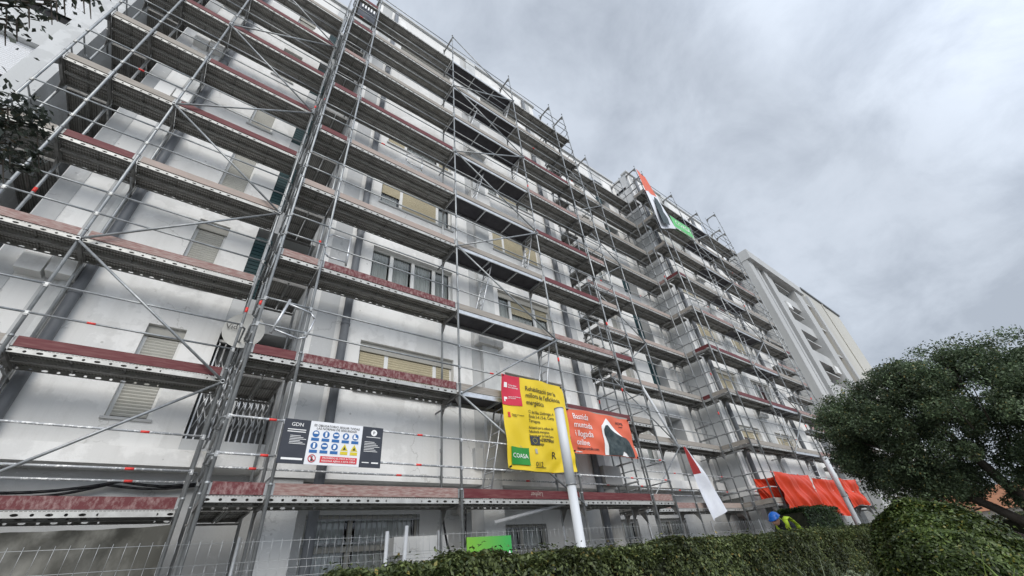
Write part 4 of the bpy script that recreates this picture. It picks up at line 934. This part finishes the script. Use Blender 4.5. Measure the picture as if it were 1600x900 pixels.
for s_ in (-.055,.055):
    bq=MB().box(s_*1.7-.012,s_*1.7+.012,-.61,-.58,1.43,1.48); bq.build('ear',M['skin'],wk)
bm=bmesh.new(); bmesh.ops.create_uvsphere(bm,u_segments=28,v_segments=16,radius=.145)
bmesh.ops.delete(bm,geom=[v for v in bm.verts if v.co.z<-.012],context='VERTS')
for v in bm.verts:
    v.co.z*=.92; v.co.x*=.9
    if v.co.z<.012: v.co.x*=1.08; v.co.y*=1.10; v.co.y-=.03 if v.co.y<0 else 0
me=bpy.data.meshes.new('helmet'); bm.to_mesh(me); bm.free(); me.materials.append(M['helmet']); o=link('helmet',me,wk,(0,-.58,1.51),(R(24),0,0)); so=o.modifiers.new('s','SOLIDIFY'); so.thickness=.006
for p in me.polygons: p.use_smooth=True
vv=MB()
for s_ in (-1,1):
    pr=None
    for q in ((0,.20,.98),(0,.12,1.14),(0,-.02,1.33),(0,-.17,1.45),(0,-.29,1.515),(0,-.40,1.46),(0,-.40,1.30),(0,-.26,1.12),(0,-.14,1.0)):
        a=Vector((s_*.07,q[1],q[2])); c=Vector((s_*.185,q[1]+.02,q[2]-.03))
        if pr: vv.quad(pr[0],pr[1],c,a,0,True)
        pr=(a,c)
o=vv.build('vest',M['vest'],wk); so=o.modifiers.new('s','SOLIDIFY'); so.thickness=.012
def hand(sx):
    ch=[]; V=[(0,0,0),(0,-.05,-.01),(0,-.09,-.02)]; E_=[(0,1),(1,2)]; Rr=[.026,.034,.030]
    for k,xx in enumerate((-.027,-.009,.009,.026)):
        l=(.06,.07,.066,.052)[k]; i=len(V); V+= [(xx,-.10,-.022),(xx,-.10-l*.55,-.035),(xx,-.10-l*.75,-.07)]; E_+=[(2,i),(i,i+1),(i+1,i+2)]; Rr+=[.0095,.009,.0075]
    i=len(V); V+=[(-sx*.04,-.05,-.02),(-sx*.055,-.09,-.045)]; E_+=[(1,i),(i,i+1)]; Rr+=[.011,.009]
    o=skin('hand',V,E_,Rr,M['skin'],wk,0,1); o.location=(sx*.19,-.53,.95); return o
hand(-1); hand(1)

# toe board lettering
for o in list(C.objects):
    if o.name.startswith('scaffold_deck') and 'first level, ladder bay over the yellow' in o.get('label',''):
        text('Layher',.12,(1.95,.026,.13),o,M['toe_pale'],rot=(R(90),R(180),0))

# ------------------------------------------------------------------ sky, sun, camera
sc=bpy.context.scene
w=bpy.data.worlds.new('World'); sc.world=w; w.use_nodes=True; nt=w.node_tree; nd=nt.nodes; bg=nd['Background']
sky=nd.new('ShaderNodeTexSky'); sky.sky_type='NISHITA'; sky.sun_disc=False; sky.sun_elevation=R(32); sky.sun_rotation=R(205); sky.air_density=1.5; sky.dust_density=4
tc=nd.new('ShaderNodeTexCoord')
def wn(t,**k):
    n=nd.new(t)
    for a,x in k.items():
        if a in n.inputs.keys(): n.inputs[a].default_value=x
        else: setattr(n,a,x)
    return n
wl=nt.links.new
sep=wn('ShaderNodeSeparateXYZ'); wl(tc.outputs['Generated'],sep.inputs[0])
mxz=wn('ShaderNodeMath',operation='MAXIMUM'); wl(sep.outputs[2],mxz.inputs[0]); mxz.inputs[1].default_value=0.0
adz=wn('ShaderNodeMath',operation='ADD'); wl(mxz.outputs[0],adz.inputs[0]); adz.inputs[1].default_value=.55
cmb=wn('ShaderNodeCombineXYZ')
for k in (0,1):
    dv=wn('ShaderNodeMath',operation='DIVIDE'); wl(sep.outputs[k],dv.inputs[0]); wl(adz.outputs[0],dv.inputs[1]); wl(dv.outputs[0],cmb.inputs[k])
n1=wn('ShaderNodeTexNoise',Scale=1.9,Detail=9,Roughness=.5,Distortion=.15); wl(cmb.outputs[0],n1.inputs['Vector'])
n2=wn('ShaderNodeTexNoise',Scale=6.5,Detail=8,Roughness=.6,Distortion=.3); wl(cmb.outputs[0],n2.inputs['Vector'])
m1=wn('ShaderNodeMix',data_type='FLOAT'); m1.inputs[0].default_value=.48; wl(n1.outputs['Fac'],m1.inputs[2]); wl(n2.outputs['Fac'],m1.inputs[3])
# the cloud deck is thinner (brighter) to the north-west, thicker to the right
dot=wn('ShaderNodeVectorMath',operation='DOT_PRODUCT'); wl(tc.outputs['Generated'],dot.inputs[0]); dot.inputs[1].default_value=(-.05,.95,.10)
ad=wn('ShaderNodeMath',operation='MULTIPLY_ADD'); wl(dot.outputs['Value'],ad.inputs[0]); ad.inputs[1].default_value=.24; wl(m1.outputs[0],ad.inputs[2])
cr=wn('ShaderNodeValToRGB'); el=cr.color_ramp.elements; el[0].position=.42; el[0].color=(4.3,4.8,5.6,1); el[1].position=.79; el[1].color=(7.2,7.8,8.8,1); e=el.new(.58); e.color=(6.0,6.6,7.5,1); wl(ad.outputs[0],cr.inputs[0])
back=wn('ShaderNodeVectorMath',operation='DOT_PRODUCT'); wl(tc.outputs['Generated'],back.inputs[0]); back.inputs[1].default_value=(-.15,-.95,.22)  # added sky brightness behind the camera, there to light the facade
br=wn('ShaderNodeMapRange'); br.inputs['From Min'].default_value=.05; br.inputs['From Max'].default_value=.9; br.inputs['To Min'].default_value=1.0; br.inputs['To Max'].default_value=2.9; wl(back.outputs['Value'],br.inputs['Value'])
sc1=wn('ShaderNodeVectorMath',operation='SCALE'); wl(cr.outputs[0],sc1.inputs[0]); wl(br.outputs[0],sc1.inputs['Scale'])
mx=wn('ShaderNodeMix',data_type='RGBA'); mx.inputs['Factor'].default_value=.93; wl(sky.outputs[0],mx.inputs['A']); wl(sc1.outputs[0],mx.inputs['B'])
wl(mx.outputs['Result'],bg.inputs[0]); bg.inputs[1].default_value=.10
sl=bpy.data.lights.new('sun','SUN'); sl.energy=1.5; sl.angle=R(35); sl.color=(1,.93,.82); so=link('sun',sl); so.location=(0,-20,30)
el_,az=R(32),R(205); dirv=Vector((math.sin(az)*math.cos(el_),math.cos(az)*math.cos(el_),math.sin(el_))); so.rotation_euler=dirv.to_track_quat('Z','Y').to_euler()
cam=bpy.data.cameras.new('camera'); cam.sensor_width=36; cam.lens=36*631.72/1600; cam.clip_end=2000; cam.clip_start=.05
co=link('camera',cam); mw=Matrix.Identity(4)
for k in range(3): mw[k][0]=r2[k]; mw[k][1]=u2[k]; mw[k][2]=-f_[k]
mw[0][3],mw[1][3],mw[2][3]=0,0,1.5; co.matrix_world=mw; sc.camera=co
vs=sc.view_settings; vs.view_transform='Standard'; vs.look='None'; vs.gamma=1; vs.exposure=0.14; vs.use_curve_mapping=False
sc.cycles.max_bounces=6; sc.cycles.transparent_max_bounces=24; sc.cycles.use_denoising=True
